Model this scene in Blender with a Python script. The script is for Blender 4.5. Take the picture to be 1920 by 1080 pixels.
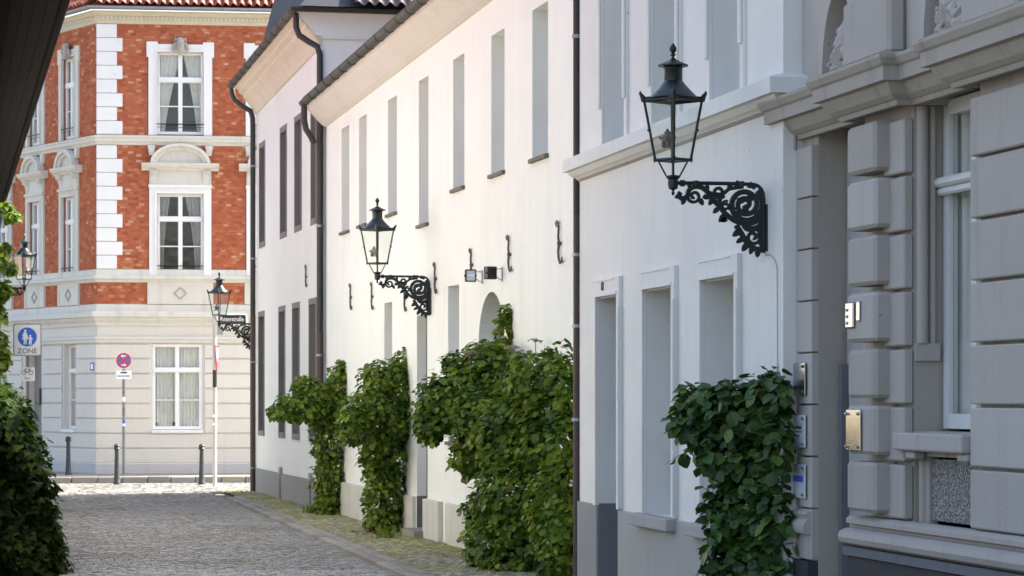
import bpy, bmesh, random, math
import numpy as np
from math import sin, cos, pi, sqrt, atan2, hypot, radians
from mathutils import Vector, Matrix

for _o in list(bpy.data.objects):
    bpy.data.objects.remove(_o)
SC = bpy.context.scene
COL = SC.collection
RND = random.Random(7)

# ------------------------------------------------------------------ camera, sky, sun, exposure
cam = bpy.data.cameras.new('camera')
cam.lens = 95.625
cam.sensor_width = 36.0
cam.shift_y = 0.1068
cam.clip_start = 0.5
cam.clip_end = 2000
cam.dof.use_dof = True
cam.dof.focus_distance = 26.0
cam.dof.aperture_fstop = 9.0
camo = bpy.data.objects.new('camera', cam)
camo.location = (0, 0, 2.15)
camo.rotation_euler = (pi / 2, 0, 0)
COL.objects.link(camo)
SC.camera = camo

SUN_AZ = radians(66.0)      # clockwise from +Y
SUN_EL = radians(45.0)
world = bpy.data.worlds.new('World')
SC.world = world
world.use_nodes = True
wn = world.node_tree
bg = wn.nodes['Background']
sky = wn.nodes.new('ShaderNodeTexSky')
sky.sky_type = 'NISHITA'
sky.sun_disc = False
sky.sun_elevation = SUN_EL
sky.sun_rotation = SUN_AZ
wn.links.new(sky.outputs[0], bg.inputs[0])
sky.air_density = 1.0
sky.dust_density = 4.5
sky.ozone_density = 0.0
bg.inputs[1].default_value = 0.125
sun = bpy.data.lights.new('sun', 'SUN')
sun.energy = 5.0
sun.angle = radians(0.53)
sun.color = (1.0, 0.95, 0.87)
suno = bpy.data.objects.new('sun', sun)
sd = Vector((sin(SUN_AZ) * cos(SUN_EL), cos(SUN_AZ) * cos(SUN_EL), sin(SUN_EL)))
suno.rotation_euler = sd.to_track_quat('Z', 'Y').to_euler()
suno.location = (30, 40, 60)
COL.objects.link(suno)
SC.view_settings.view_transform = 'Standard'
SC.view_settings.look = 'None'
SC.view_settings.gamma = 1
SC.view_settings.exposure = 2.05

# ------------------------------------------------------------------ materials
def mat_base(name):
    m = bpy.data.materials.new(name)
    m.use_nodes = True
    nt = m.node_tree
    return m, nt, nt.nodes['Principled BSDF']

def mixrgb(nt, fac, a, b, blend='MIX'):
    n = nt.nodes.new('ShaderNodeMix')
    n.data_type = 'RGBA'
    n.blend_type = blend
    if isinstance(fac, (int, float)): n.inputs[0].default_value = fac
    else: nt.links.new(fac, n.inputs[0])
    for s, v in ((6, a), (7, b)):
        if isinstance(v, tuple): n.inputs[s].default_value = (*v, 1)
        else: nt.links.new(v, n.inputs[s])
    return n.outputs[2]

def noise(nt, scale, detail=4, rough=0.55, vec=None, stretch=None):
    n = nt.nodes.new('ShaderNodeTexNoise')
    n.inputs['Scale'].default_value = scale
    n.inputs['Detail'].default_value = detail
    n.inputs['Roughness'].default_value = rough
    g = nt.nodes.new('ShaderNodeNewGeometry')
    src = g.outputs['Position']
    if stretch:
        mp = nt.nodes.new('ShaderNodeMapping')
        mp.inputs['Scale'].default_value = stretch
        nt.links.new(src, mp.inputs[0])
        src = mp.outputs[0]
    nt.links.new(src, n.inputs['Vector'])
    return n.outputs[0]

def ramp(nt, fac, lo, hi):
    r = nt.nodes.new('ShaderNodeMapRange')
    r.inputs[1].default_value = lo
    r.inputs[2].default_value = hi
    nt.links.new(fac, r.inputs[0])
    return r.outputs[0]

def bump(nt, p, h, strength, dist=0.02):
    b = nt.nodes.new('ShaderNodeBump')
    b.inputs['Strength'].default_value = strength
    b.inputs['Distance'].default_value = dist
    nt.links.new(h, b.inputs['Height'])
    nt.links.new(b.outputs[0], p.inputs['Normal'])

def plaster(name, col, stain=(0.5, 0.47, 0.42), amount=0.25, rough=0.85, bs=0.25, fine=45, piece=0.0):
    m, nt, p = mat_base(name)
    n1 = noise(nt, 0.9, 6, 0.6)
    streak = noise(nt, 1.0, 5, 0.6, stretch=(5.0, 5.0, 0.5))
    spots = noise(nt, 7.0, 5, 0.7)
    c = mixrgb(nt, ramp(nt, n1, 0.45, 0.8), col, tuple(x * 0.93 for x in col))
    a1 = nt.nodes.new('ShaderNodeMath'); a1.operation = 'MULTIPLY'
    nt.links.new(ramp(nt, streak, 0.52, 0.85), a1.inputs[0]); a1.inputs[1].default_value = amount
    c = mixrgb(nt, a1.outputs[0], c, stain)
    a2 = nt.nodes.new('ShaderNodeMath'); a2.operation = 'MULTIPLY'
    nt.links.new(ramp(nt, spots, 0.66, 0.8), a2.inputs[0]); a2.inputs[1].default_value = amount * 0.7
    c = mixrgb(nt, a2.outputs[0], c, stain)
    # a few dark specks and hairline cracks
    vo = nt.nodes.new('ShaderNodeTexVoronoi'); vo.inputs['Scale'].default_value = 2.6
    gg = nt.nodes.new('ShaderNodeNewGeometry'); nt.links.new(gg.outputs['Position'], vo.inputs['Vector'])
    sp = nt.nodes.new('ShaderNodeMath'); sp.operation = 'LESS_THAN'; sp.inputs[1].default_value = 0.035
    nt.links.new(vo.outputs['Distance'], sp.inputs[0])
    s2 = nt.nodes.new('ShaderNodeMath'); s2.operation = 'MULTIPLY'; s2.inputs[1].default_value = 0.45
    nt.links.new(sp.outputs[0], s2.inputs[0])
    c = mixrgb(nt, s2.outputs[0], c, tuple(x * 0.5 for x in stain))
    if piece:
        oi = nt.nodes.new('ShaderNodeObjectInfo')
        pm = nt.nodes.new('ShaderNodeMath'); pm.operation = 'MULTIPLY'; pm.inputs[1].default_value = piece
        nt.links.new(oi.outputs['Random'], pm.inputs[0])
        c = mixrgb(nt, pm.outputs[0], c, stain)
    nt.links.new(c, p.inputs['Base Color'])
    p.inputs['Roughness'].default_value = rough
    p.inputs['Specular IOR Level'].default_value = 0.25
    h = nt.nodes.new('ShaderNodeMath'); h.operation = 'ADD'
    nt.links.new(noise(nt, fine, 3, 0.6), h.inputs[0]); nt.links.new(noise(nt, 3.0, 4, 0.6), h.inputs[1])
    bump(nt, p, h.outputs[0], bs, 0.02)
    return m

def simple(name, col, rough=0.6, metal=0.0, var=0.12, scale=12, spec=0.4, bs=0.0):
    m, nt, p = mat_base(name)
    n = noise(nt, scale, 4)
    c = mixrgb(nt, n, tuple(x * (1 - var) for x in col), tuple(min(1, x * (1 + var)) for x in col))
    nt.links.new(c, p.inputs['Base Color'])
    p.inputs['Roughness'].default_value = rough
    p.inputs['Metallic'].default_value = metal
    p.inputs['Specular IOR Level'].default_value = spec
    if bs: bump(nt, p, noise(nt, scale * 3, 3), bs, 0.01)
    return m

def pieces(name, stops, attr, rough=0.85, bs=0.3, scale=40, trans=0.0, spec=0.25, dirt=None):
    """per-piece tone: from the face attribute 'tone' (joined pieces) or the object's own random (single pieces)"""
    m, nt, p = mat_base(name)
    if attr:
        a = nt.nodes.new('ShaderNodeAttribute'); a.attribute_name = 'tone'; f = a.outputs['Fac']
    else:
        a = nt.nodes.new('ShaderNodeObjectInfo'); f = a.outputs['Random']
    r = nt.nodes.new('ShaderNodeValToRGB')
    els = r.color_ramp.elements
    while len(els) < len(stops): els.new(0.5)
    for e, (t, c) in zip(els, stops):
        e.position = t; e.color = (*c, 1)
    nt.links.new(f, r.inputs[0])
    c = mixrgb(nt, ramp(nt, noise(nt, scale, 4), 0.3, 0.8), r.outputs[0], tuple([0.0] * 3), 'MIX')
    mx = c.node; 
    k = nt.nodes.new('ShaderNodeMath'); k.operation = 'MULTIPLY'; k.inputs[1].default_value = 0.22
    nt.links.new(mx.inputs[0].links[0].from_socket, k.inputs[0]); nt.links.new(k.outputs[0], mx.inputs[0])
    if dirt:
        c = mixrgb(nt, ramp(nt, noise(nt, 0.55, 5, 0.65), dirt[1], dirt[2]), c, dirt[0])
    nt.links.new(c, p.inputs['Base Color'])
    p.inputs['Roughness'].default_value = rough
    p.inputs['Specular IOR Level'].default_value = spec
    if bs: bump(nt, p, noise(nt, scale * 2, 3), bs, 0.01)
    if trans:
        tr = nt.nodes.new('ShaderNodeBsdfTranslucent')
        tc = mixrgb(nt, 1.0, c, (0.9, 1.0, 0.35), 'MULTIPLY')
        nt.links.new(tc, tr.inputs[0])
        ad = nt.nodes.new('ShaderNodeMixShader'); ad.inputs[0].default_value = trans
        nt.links.new(p.outputs[0], ad.inputs[1]); nt.links.new(tr.outputs[0], ad.inputs[2])
        nt.links.new(ad.outputs[0], nt.nodes['Material Output'].inputs[0])
    return m

def glass_mat(name, tint=(0.96, 0.97, 0.965), refl=0.05):
    m, nt, p = mat_base(name)
    nt.nodes.remove(p)
    t = nt.nodes.new('ShaderNodeBsdfTransparent'); t.inputs[0].default_value = (*tint, 1)
    g = nt.nodes.new('ShaderNodeBsdfGlossy'); g.inputs['Roughness'].default_value = 0.015
    lw = nt.nodes.new('ShaderNodeLayerWeight'); lw.inputs[0].default_value = 0.5
    pw = nt.nodes.new('ShaderNodeMath'); pw.operation = 'POWER'; pw.inputs[1].default_value = 4.0
    nt.links.new(lw.outputs['Facing'], pw.inputs[0])
    mul = nt.nodes.new('ShaderNodeMath'); mul.operation = 'MULTIPLY_ADD'; mul.inputs[1].default_value = 0.8; mul.inputs[2].default_value = refl; mul.use_clamp = True
    nt.links.new(pw.outputs[0], mul.inputs[0])
    bmp = nt.nodes.new('ShaderNodeBump'); bmp.inputs['Strength'].default_value = 0.12; bmp.inputs['Distance'].default_value = 0.05
    nt.links.new(noise(nt, 2.2, 2), bmp.inputs['Height']); nt.links.new(bmp.outputs[0], g.inputs['Normal'])
    x = nt.nodes.new('ShaderNodeMixShader')
    nt.links.new(mul.outputs[0], x.inputs[0]); nt.links.new(t.outputs[0], x.inputs[1]); nt.links.new(g.outputs[0], x.inputs[2])
    nt.links.new(x.outputs[0], nt.nodes['Material Output'].inputs[0])
    return m

M_WARM = plaster('warm_white_plaster', (0.80, 0.822, 0.785), (0.62, 0.56, 0.46), 0.30)
M_FAR = plaster('far_white_plaster', (0.73, 0.745, 0.72), (0.6, 0.57, 0.5), 0.22)
M_COOL = plaster('cool_white_plaster', (0.725, 0.71, 0.68), (0.48, 0.46, 0.42), 0.34)
M_COVE = plaster('cove_plaster', (0.62, 0.58, 0.47), (0.36, 0.33, 0.25), 0.5)
M_COVE2 = plaster('pale_cove_plaster', (0.62, 0.60, 0.55), (0.42, 0.40, 0.35), 0.4)
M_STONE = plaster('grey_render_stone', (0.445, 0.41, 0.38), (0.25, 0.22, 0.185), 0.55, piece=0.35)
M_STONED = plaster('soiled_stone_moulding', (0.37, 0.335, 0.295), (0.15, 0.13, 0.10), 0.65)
M_SAND = plaster('corner_house_cream_render', (0.67, 0.632, 0.57), (0.48, 0.43, 0.36), 0.25)
M_TRIM = plaster('corner_house_stone_trim', (0.66, 0.632, 0.56), (0.33, 0.30, 0.25), 0.5)
M_QUOIN = plaster('quoin_white', (0.80, 0.79, 0.77), (0.5, 0.47, 0.42), 0.22)
M_PLINTH = plaster('grey_plinth_paint', (0.27, 0.27, 0.275), (0.18, 0.17, 0.16), 0.4)
M_PLINTHP = plaster('pale_plinth_paint', (0.56, 0.56, 0.52), (0.36, 0.34, 0.29), 0.4)
M_PLINTHB = plaster('beige_grey_plinth', (0.36, 0.35, 0.34), (0.2, 0.18, 0.16), 0.35)
M_SLATEPAINT = simple('blue_grey_paint', (0.15, 0.155, 0.165), 0.7)
M_REVEAL = plaster('grey_stone_surround', (0.20, 0.19, 0.185), (0.12, 0.11, 0.1), 0.4)
M_DARKBASE = simple('dark_base_stone', (0.035, 0.036, 0.042), 0.8, var=0.25, scale=6, bs=0.3)
M_BASETOP = plaster('dark_plinth_cap', (0.14, 0.145, 0.16), (0.07, 0.07, 0.07), 0.5)
M_IRON = simple('dark_green_iron', (0.007, 0.014, 0.014), 0.42, var=0.35, scale=30, spec=0.45, bs=0.15)
M_LROOF = simple('lantern_roof_green', (0.006, 0.018, 0.022), 0.28, var=0.3, scale=18, spec=0.55)
M_ANCHOR = simple('wall_anchor_iron', (0.10, 0.085, 0.075), 0.8, var=0.3, scale=40)
M_GUTTER = simple('patinated_gutter', (0.055, 0.06, 0.052), 0.6, metal=0.2, var=0.3, scale=5)
M_PIPE = simple('dark_downpipe', (0.045, 0.045, 0.043), 0.55, metal=0.2, var=0.25, scale=4)
M_PIPEB = simple('brown_downpipe', (0.075, 0.05, 0.042), 0.55, var=0.25, scale=4)
M_ZINC = simple('zinc', (0.30, 0.32, 0.36), 0.45, metal=0.7, var=0.12, scale=5)
M_SLATE = simple('slate', (0.022, 0.026, 0.038), 0.65, var=0.35, scale=7, bs=0.2, spec=0.25)
M_WHITE = simple('white_window_paint', (0.80, 0.80, 0.79), 0.45, var=0.03)
M_PALE = simple('aged_window_paint', (0.60, 0.60, 0.59), 0.5, var=0.05)
M_INT = simple('dim_interior', (0.06, 0.055, 0.05), 0.9)
M_SILL = simple('dark_sill', (0.12, 0.105, 0.09), 0.7, var=0.3)
M_GLASS = glass_mat('window_glass')
M_LGLASS = glass_mat('lantern_glass', (0.97, 0.98, 0.97), 0.015)
M_CURT = simple('sheer_curtain', (0.60, 0.59, 0.57), 0.9, var=0.1, scale=8)
M_CURTS = [M_CURT, simple('cream_curtain', (0.72, 0.70, 0.65), 0.9, var=0.12, scale=8), simple('grey_curtain', (0.42, 0.42, 0.43), 0.9, var=0.15, scale=8)]
M_CURT2 = simple('pale_net_curtain', (0.72, 0.705, 0.67), 0.9, var=0.1, scale=8)
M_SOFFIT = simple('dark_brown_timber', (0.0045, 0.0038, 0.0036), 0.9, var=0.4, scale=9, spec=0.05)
M_NAVY = simple('navy_paint', (0.01, 0.014, 0.035), 0.5)
M_POST = simple('galvanised_post', (0.20, 0.205, 0.21), 0.5, metal=0.3, var=0.25, scale=9)
M_PWHITE = simple('weathered_white_pole', (0.42, 0.40, 0.37), 0.5, var=0.25, scale=9)
M_BOLL = simple('bollard_paint', (0.022, 0.03, 0.034), 0.4, var=0.3, scale=20)
M_SWHITE = simple('sign_white', (0.86, 0.86, 0.85), 0.4, var=0.03)
M_SBLUE = simple('sign_blue', (0.02, 0.14, 0.62), 0.4, var=0.05)
M_SBLUE2 = simple('sign_blue_faded', (0.10, 0.13, 0.42), 0.4, var=0.1)
M_SRED = simple('sign_red', (0.55, 0.03, 0.05), 0.4, var=0.08)
M_SBLACK = simple('sign_black', (0.015, 0.015, 0.018), 0.4)
M_SGREY = simple('sign_back_grey', (0.3, 0.31, 0.32), 0.45, metal=0.4)
M_PLAQUE = simple('acrylic_plaque', (0.55, 0.60, 0.66), 0.15, var=0.05, spec=0.8)
M_MIRROR = simple('polished_brass_plaque', (0.80, 0.70, 0.58), 0.22, metal=1.0, var=0.03)
M_STEEL = simple('polished_steel', (0.42, 0.42, 0.42), 0.28, metal=1.0, var=0.03)
M_BROWN = simple('branch_bark', (0.09, 0.06, 0.04), 0.9, var=0.3, scale=20)
M_PINK = simple('faded_flower_head', (0.30, 0.23, 0.19), 0.9, var=0.2, scale=30)
M_DOOR = simple('dark_door_paint', (0.03, 0.032, 0.038), 0.45)
M_LWALL = plaster('left_house_plaster', (0.86, 0.845, 0.79), (0.55, 0.5, 0.42), 0.2)
M_GREYBOX = simple('grey_box', (0.35, 0.35, 0.35), 0.5)

BRICKS = [(0.0, (0.36, 0.088, 0.042)), (0.35, (0.45, 0.122, 0.055)), (0.65, (0.51, 0.155, 0.070)), (0.88, (0.56, 0.21, 0.105)), (1.0, (0.62, 0.34, 0.21))]
M_BRICKA = pieces('red_brick_joined', BRICKS, True)
M_BRICK = pieces('red_brick', BRICKS, False)
M_MORTAR = plaster('brick_mortar', (0.30, 0.13, 0.085), (0.2, 0.10, 0.07), 0.4)
TILES = [(0.0, (0.16, 0.045, 0.03)), (0.5, (0.25, 0.075, 0.045)), (1.0, (0.33, 0.12, 0.08))]
M_TILE = pieces('clay_roof_tile', TILES, False, 0.6)
M_TILEA = pieces('clay_roof_tiles_joined', TILES, True, 0.6)
SETTS = [(0.0, (0.22, 0.22, 0.222)), (0.5, (0.315, 0.31, 0.30)), (0.85, (0.37, 0.362, 0.35)), (1.0, (0.44, 0.43, 0.405))]
M_SETT = pieces('granite_sett', SETTS, False, 0.75)
M_SETTA = pieces('granite_setts_joined', SETTS, True, 0.75, dirt=((0.20, 0.19, 0.14), 0.5, 0.75))
PAVE = [(0.0, (0.25, 0.235, 0.18)), (0.5, (0.36, 0.335, 0.25)), (1.0, (0.46, 0.43, 0.33))]  # setts yellowed and lightened in place of sunlight on the pavement
M_PAVEA = pieces('small_paving_setts_joined', PAVE, True, 0.8, dirt=((0.24, 0.245, 0.07), 0.44, 0.66))
M_KERB = pieces('kerb_granite', [(0.0, (0.20, 0.195, 0.18)), (1.0, (0.30, 0.285, 0.26))], False, 0.8)
M_JOINT = simple('sandy_mossy_joint', (0.16, 0.155, 0.10), 0.95, var=0.4, scale=1.2)
M_SOIL = simple('packed_earth', (0.12, 0.11, 0.09), 0.95, var=0.3, scale=0.6)
M_ASPH = simple('asphalt', (0.06, 0.06, 0.06), 0.9, var=0.2, scale=3)
LEAFS = [(0.0, (0.028, 0.068, 0.010)), (0.40, (0.125, 0.21, 0.022)), (0.75, (0.22, 0.30, 0.032)), (0.95, (0.32, 0.38, 0.05)), (1.0, (0.13, 0.09, 0.04))]  # dark end stands for shadow in the mass, yellow-green for lit tops
M_LEAFA = pieces('vine_leaves_joined', LEAFS, True, 0.55, 0.0, 30, 0.42, 0.35)
M_LEAF = pieces('vine_leaf', LEAFS, False, 0.55, 0.0, 30, 0.42, 0.35)
DLEAFS = [(0.0, (0.020, 0.055, 0.012)), (0.4, (0.040, 0.095, 0.016)), (0.8, (0.085, 0.165, 0.026)), (1.0, (0.15, 0.23, 0.04))]
M_DLEAFA = pieces('broad_leaves_joined', DLEAFS, True, 0.5, 0.0, 30, 0.25, 0.5)
M_DLEAF = pieces('broad_leaf', DLEAFS, False, 0.5, 0.0, 30, 0.25, 0.5)
ILEAFS = [(0.0, (0.014, 0.030, 0.010)), (0.6, (0.028, 0.055, 0.014)), (0.95, (0.08, 0.13, 0.022)), (1.0, (0.14, 0.18, 0.03))]
M_ILEAFA = pieces('ivy_leaves_joined', ILEAFS, True, 0.6, 0.0, 30, 0.5, 0.15)
M_ILEAF = pieces('ivy_leaf', ILEAFS, False, 0.6, 0.0, 30, 0.5, 0.15)

def vermiculated():
    m, nt, p = mat_base('vermiculated_stone')
    n = noise(nt, 55, 2, 0.5)
    c = mixrgb(nt, ramp(nt, n, 0.42, 0.58), (0.12, 0.11, 0.10), (0.42, 0.40, 0.38))
    nt.links.new(c, p.inputs['Base Color']); p.inputs['Roughness'].default_value = 0.9
    bump(nt, p, n, 1.0, 0.04)
    return m
M_VERM = vermiculated()

# ------------------------------------------------------------------ mesh helpers
class Frame:
    def __init__(s, p0, d, n):
        L = hypot(*d); s.d = (d[0] / L, d[1] / L)
        L = hypot(*n); s.n = (n[0] / L, n[1] / L)
        s.p = p0
    def w(s, u, n, z):
        return (s.p[0] + s.d[0] * u + s.n[0] * n, s.p[1] + s.d[1] * u + s.n[1] * n, z)
    def xy(s, u, n=0):
        return s.w(u, n, 0)[:2]

class MB:
    def __init__(s):
        s.v = []; s.f = []; s.t = []
    def face(s, pts, tone=0.5):
        i = len(s.v); s.v += [tuple(p) for p in pts]; s.f.append(tuple(range(i, i + len(pts)))); s.t.append(tone)
    def mesh(s, pts, faces, tone=0.5):
        i = len(s.v); s.v += [tuple(p) for p in pts]
        for f in faces: s.f.append(tuple(i + k for k in f)); s.t.append(tone)
    def box(s, fr, u0, u1, n0, n1, z0, z1, tone=0.5):
        P = [fr.w(u, n, z) for z in (z0, z1) for n in (n0, n1) for u in (u0, u1)]
        s.mesh(P, [(0, 1, 3, 2), (4, 6, 7, 5), (0, 4, 5, 1), (2, 3, 7, 6), (0, 2, 6, 4), (1, 5, 7, 3)], tone)
    def cbox(s, fr, u0, u1, n0, n1, z0, z1, c=0.015, tone=0.5):
        """box with chamfered edges"""
        lo = (u0, n0, z0); hi = (u1, n1, z1); P = []; ids = {}
        for a in (0, 1):
            for b in (0, 1):
                for d in (0, 1):
                    cr = (a, b, d)
                    for ax in range(3):
                        q = []
                        for k in range(3):
                            base = hi[k] if cr[k] else lo[k]
                            if k != ax: base += -c if cr[k] else c
                            q.append(base)
                        ids[(cr, ax)] = len(P); P.append(fr.w(*q))
        F = []
        for ax in range(3):
            o = [k for k in range(3) if k != ax]
            for sgn in (0, 1):
                loop = []
                for (a, b) in ((0, 0), (1, 0), (1, 1), (0, 1)):
                    cr = [0, 0, 0]; cr[ax] = sgn; cr[o[0]] = a; cr[o[1]] = b
                    loop.append(ids[(tuple(cr), ax)])
                F.append(tuple(loop))
        for ax in range(3):
            o = [k for k in range(3) if k != ax]
            for (a, b) in ((0, 0), (1, 0), (1, 1), (0, 1)):
                c0 = [0, 0, 0]; c0[o[0]] = a; c0[o[1]] = b; c1 = list(c0); c1[ax] = 1
                c0 = tuple(c0); c1 = tuple(c1)
                F.append((ids[(c0, o[0])], ids[(c1, o[0])], ids[(c1, o[1])], ids[(c0, o[1])]))
        for a in (0, 1):
            for b in (0, 1):
                for d in (0, 1):
                    F.append(tuple(ids[((a, b, d), ax)] for ax in range(3)))
        s.mesh(P, F, tone)
    def prism(s, fr, poly, n0, n1, tone=0.5):
        """poly: list of (u, z), extruded from n0 to n1"""
        k = len(poly)
        P = [fr.w(u, n0, z) for u, z in poly] + [fr.w(u, n1, z) for u, z in poly]
        F = [tuple(range(k)), tuple(range(2 * k - 1, k - 1, -1))]
        for i in range(k):
            j = (i + 1) % k
            F.append((i, i + k, j + k, j))
        s.mesh(P, F, tone)
    def plan(s, poly, z0, z1, tone=0.5):
        k = len(poly)
        P = [(x, y, z0) for x, y in poly] + [(x, y, z1) for x, y in poly]
        F = [tuple(range(k - 1, -1, -1)), tuple(range(k, 2 * k))]
        for i in range(k):
            j = (i + 1) % k
            F.append((i, j, j + k, i + k))
        s.mesh(P, F, tone)
    def tube(s, path, r, seg=10, caps=True):
        path = [Vector(p) for p in path]
        rr = r if isinstance(r, (list, tuple)) else [r] * len(path)
        rings = []; ref = None
        for i, p in enumerate(path):
            t = (path[min(i + 1, len(path) - 1)] - path[max(i - 1, 0)]).normalized()
            if ref is None:
                ref = Vector((0, 0, 1)) if abs(t.z) < 0.9 else Vector((1, 0, 0))
            a = (ref - t * ref.dot(t)).normalized(); ref = a; b = t.cross(a)
            rings.append([p + (a * cos(2 * pi * k / seg) + b * sin(2 * pi * k / seg)) * rr[i] for k in range(seg)])
        P = [v for rg in rings for v in rg]; F = []
        for i in range(len(path) - 1):
            for k in range(seg):
                q = (k + 1) % seg
                F.append((i * seg + k, i * seg + q, (i + 1) * seg + q, (i + 1) * seg + k))
        if caps:
            F.append(tuple(range(seg - 1, -1, -1))); F.append(tuple((len(path) - 1) * seg + k for k in range(seg)))
        s.mesh(P, F)
    def lathe(s, prof, c=(0, 0, 0), seg=16, wob=None):
        P = []; F = []
        for i, (r, z) in enumerate(prof):
            for k in range(seg):
                a = 2 * pi * k / seg
                q = r * (wob(i, a) if wob else 1)
                P.append((c[0] + q * cos(a), c[1] + q * sin(a), c[2] + z))
        for i in range(len(prof) - 1):
            for k in range(seg):
                q = (k + 1) % seg
                F.append((i * seg + k, i * seg + q, (i + 1) * seg + q, (i + 1) * seg + k))
        F.append(tuple(range(seg - 1, -1, -1))); F.append(tuple((len(prof) - 1) * seg + k for k in range(seg)))
        s.mesh(P, F)
    def sweep(s, path, prof, zoff=None, closed=True):
        """profile of (offset to the left of travel, z) along a plan polyline, mitred"""
        n = len(path); seg = []
        for i in range(n - 1):
            dx, dy = path[i + 1][0] - path[i][0], path[i + 1][1] - path[i][1]
            L = hypot(dx, dy); seg.append((-dy / L, dx / L))
        P = []; k = len(prof)
        for i in range(n):
            a = seg[max(i - 1, 0)]; b = seg[min(i, n - 2)]
            mx, my = a[0] + b[0], a[1] + b[1]; L2 = mx * mx + my * my
            f = 2 / L2
            dz = zoff[i] if zoff else 0
            for (o, z) in prof: P.append((path[i][0] + mx * f * o, path[i][1] + my * f * o, z + dz))
        F = []
        for i in range(n - 1):
            for j in range(k if closed else k - 1):
                q = (j + 1) % k
                F.append((i * k + j, i * k + q, (i + 1) * k + q, (i + 1) * k + j))
        if closed:
            F.append(tuple(range(k))); F.append(tuple((n - 1) * k + j for j in range(k - 1, -1, -1)))
        s.mesh(P, F)
    def ribbon(s, pts, w, t, y=0):
        """flat bar in the local x-z plane, width w (number or list), thickness t"""
        n = len(pts); ww = w if isinstance(w, (list, tuple)) else [w] * n
        L = []; R = []
        for i in range(n):
            a = pts[max(i - 1, 0)]; b = pts[min(i + 1, n - 1)]
            dx, dz = b[0] - a[0], b[1] - a[1]; l = hypot(dx, dz) or 1
            nx, nz = -dz / l, dx / l
            L.append((pts[i][0] + nx * ww[i] / 2, pts[i][1] + nz * ww[i] / 2)); R.append((pts[i][0] - nx * ww[i] / 2, pts[i][1] - nz * ww[i] / 2))
        P = []
        for i in range(n):
            P += [(L[i][0], y - t / 2, L[i][1]), (R[i][0], y - t / 2, R[i][1]), (R[i][0], y + t / 2, R[i][1]), (L[i][0], y + t / 2, L[i][1])]
        F = [(0, 1, 2, 3), (4 * n - 1, 4 * n - 2, 4 * n - 3, 4 * n - 4)]
        for i in range(n - 1):
            for j in range(4):
                q = (j + 1) % 4
                F.append((4 * i + j, 4 * i + 4 + j, 4 * i + 4 + q, 4 * i + q))
        s.mesh(P, F)
    def wall(s, fr, u0, u1, z0, z1, holes=(), end=0.4, n=0.0):
        us = sorted({u0, u1, *[h[0] for h in holes], *[h[1] for h in holes]})
        zs = sorted({z0, z1, *[h[2] for h in holes], *[h[3] for h in holes]})
        us = [u for u in us if u0 <= u <= u1]; zs = [z for z in zs if z0 <= z <= z1]
        for a, b in zip(us, us[1:]):
            for c, d in zip(zs, zs[1:]):
                mu, mz = (a + b) / 2, (c + d) / 2
                if any(h[0] < mu < h[1] and h[2] < mz < h[3] for h in holes): continue
                s.face([fr.w(a, n, c), fr.w(b, n, c), fr.w(b, n, d), fr.w(a, n, d)])
        for h in holes:
            if len(h) > 5: continue
            ua, ub, za, zb, dep = h[:5]
            for (p, q) in (((ua, za), (ua, zb)), ((ub, zb), (ub, za)), ((ua, zb), (ub, zb)), ((ub, za), (ua, za))):
                s.face([fr.w(p[0], n, p[1]), fr.w(q[0], n, q[1]), fr.w(q[0], n - dep, q[1]), fr.w(p[0], n - dep, p[1])])
        for (p, q) in (((u0, z0), (u0, z1)), ((u1, z1), (u1, z0)), ((u0, z1), (u1, z1)), ((u1, z0), (u0, z0))):
            s.face([fr.w(p[0], n, p[1]), fr.w(q[0], n, q[1]), fr.w(q[0], n - end, q[1]), fr.w(p[0], n - end, p[1])])
    def data(s, name, mat, off=(0, 0, 0), smooth=False, tones=False):
        me = bpy.data.meshes.new(name)
        me.from_pydata([(x - off[0], y - off[1], z - off[2]) for x, y, z in s.v], [], s.f)
        if tones:
            at = me.attributes.new('tone', 'FLOAT', 'FACE'); at.data.foreach_set('value', s.t)
        bm = bmesh.new(); bm.from_mesh(me)
        bmesh.ops.recalc_face_normals(bm, faces=bm.faces)
        if smooth:
            for f in bm.faces: f.smooth = True
            for e in bm.edges:
                if len(e.link_faces) == 2 and e.calc_face_angle(0) > 0.7: e.smooth = False
        bm.to_mesh(me); bm.free()
        if mat: me.materials.append(mat)
        return me
    def build(s, name, mat, parent=None, smooth=False, tones=False, kind=None, loc=None):
        off = loc or root_of(parent)
        me = s.data(name, mat, off, smooth, tones)
        o = bpy.data.objects.new(name, me); COL.objects.link(o)
        if parent: o.parent = parent
        else: o.location = off
        if kind: o['kind'] = kind
        return o

def root_of(o):
    if o is None: return (0, 0, 0)
    v = Vector((0, 0, 0))
    while o: v = v + o.location; o = o.parent
    return tuple(v)

def thing(name, label, cat, loc=(0, 0, 0), rz=0, group=None):
    o = bpy.data.objects.new(name, None); o.empty_display_size = 0.2
    COL.objects.link(o); o.location = loc; o.rotation_euler = (0, 0, rz)
    return tag(o, label, cat, group)

def tag(o, label, cat, group=None):
    o['label'] = label; o['category'] = cat
    if group: o['group'] = group
    return o

def dup(root, loc, rz, label, group=None):
    """a copy of a thing with copies of its parts and sub-parts"""
    r = root.copy(); COL.objects.link(r); r.location = loc; r.rotation_euler = (0, 0, rz); r['label'] = label
    if group: r['group'] = group
    for ch in root.children:
        c = ch.copy(); COL.objects.link(c); c.parent = r
        for g in ch.children:
            d = g.copy(); COL.objects.link(d); d.parent = c
    return r

def place(me, name, parent, mw):
    o = bpy.data.objects.new(name, me); COL.objects.link(o)
    if parent:
        o.parent = parent; o.matrix_local = Matrix.Translation(-Vector(root_of(parent))) @ mw
    else: o.matrix_world = mw
    return o

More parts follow.
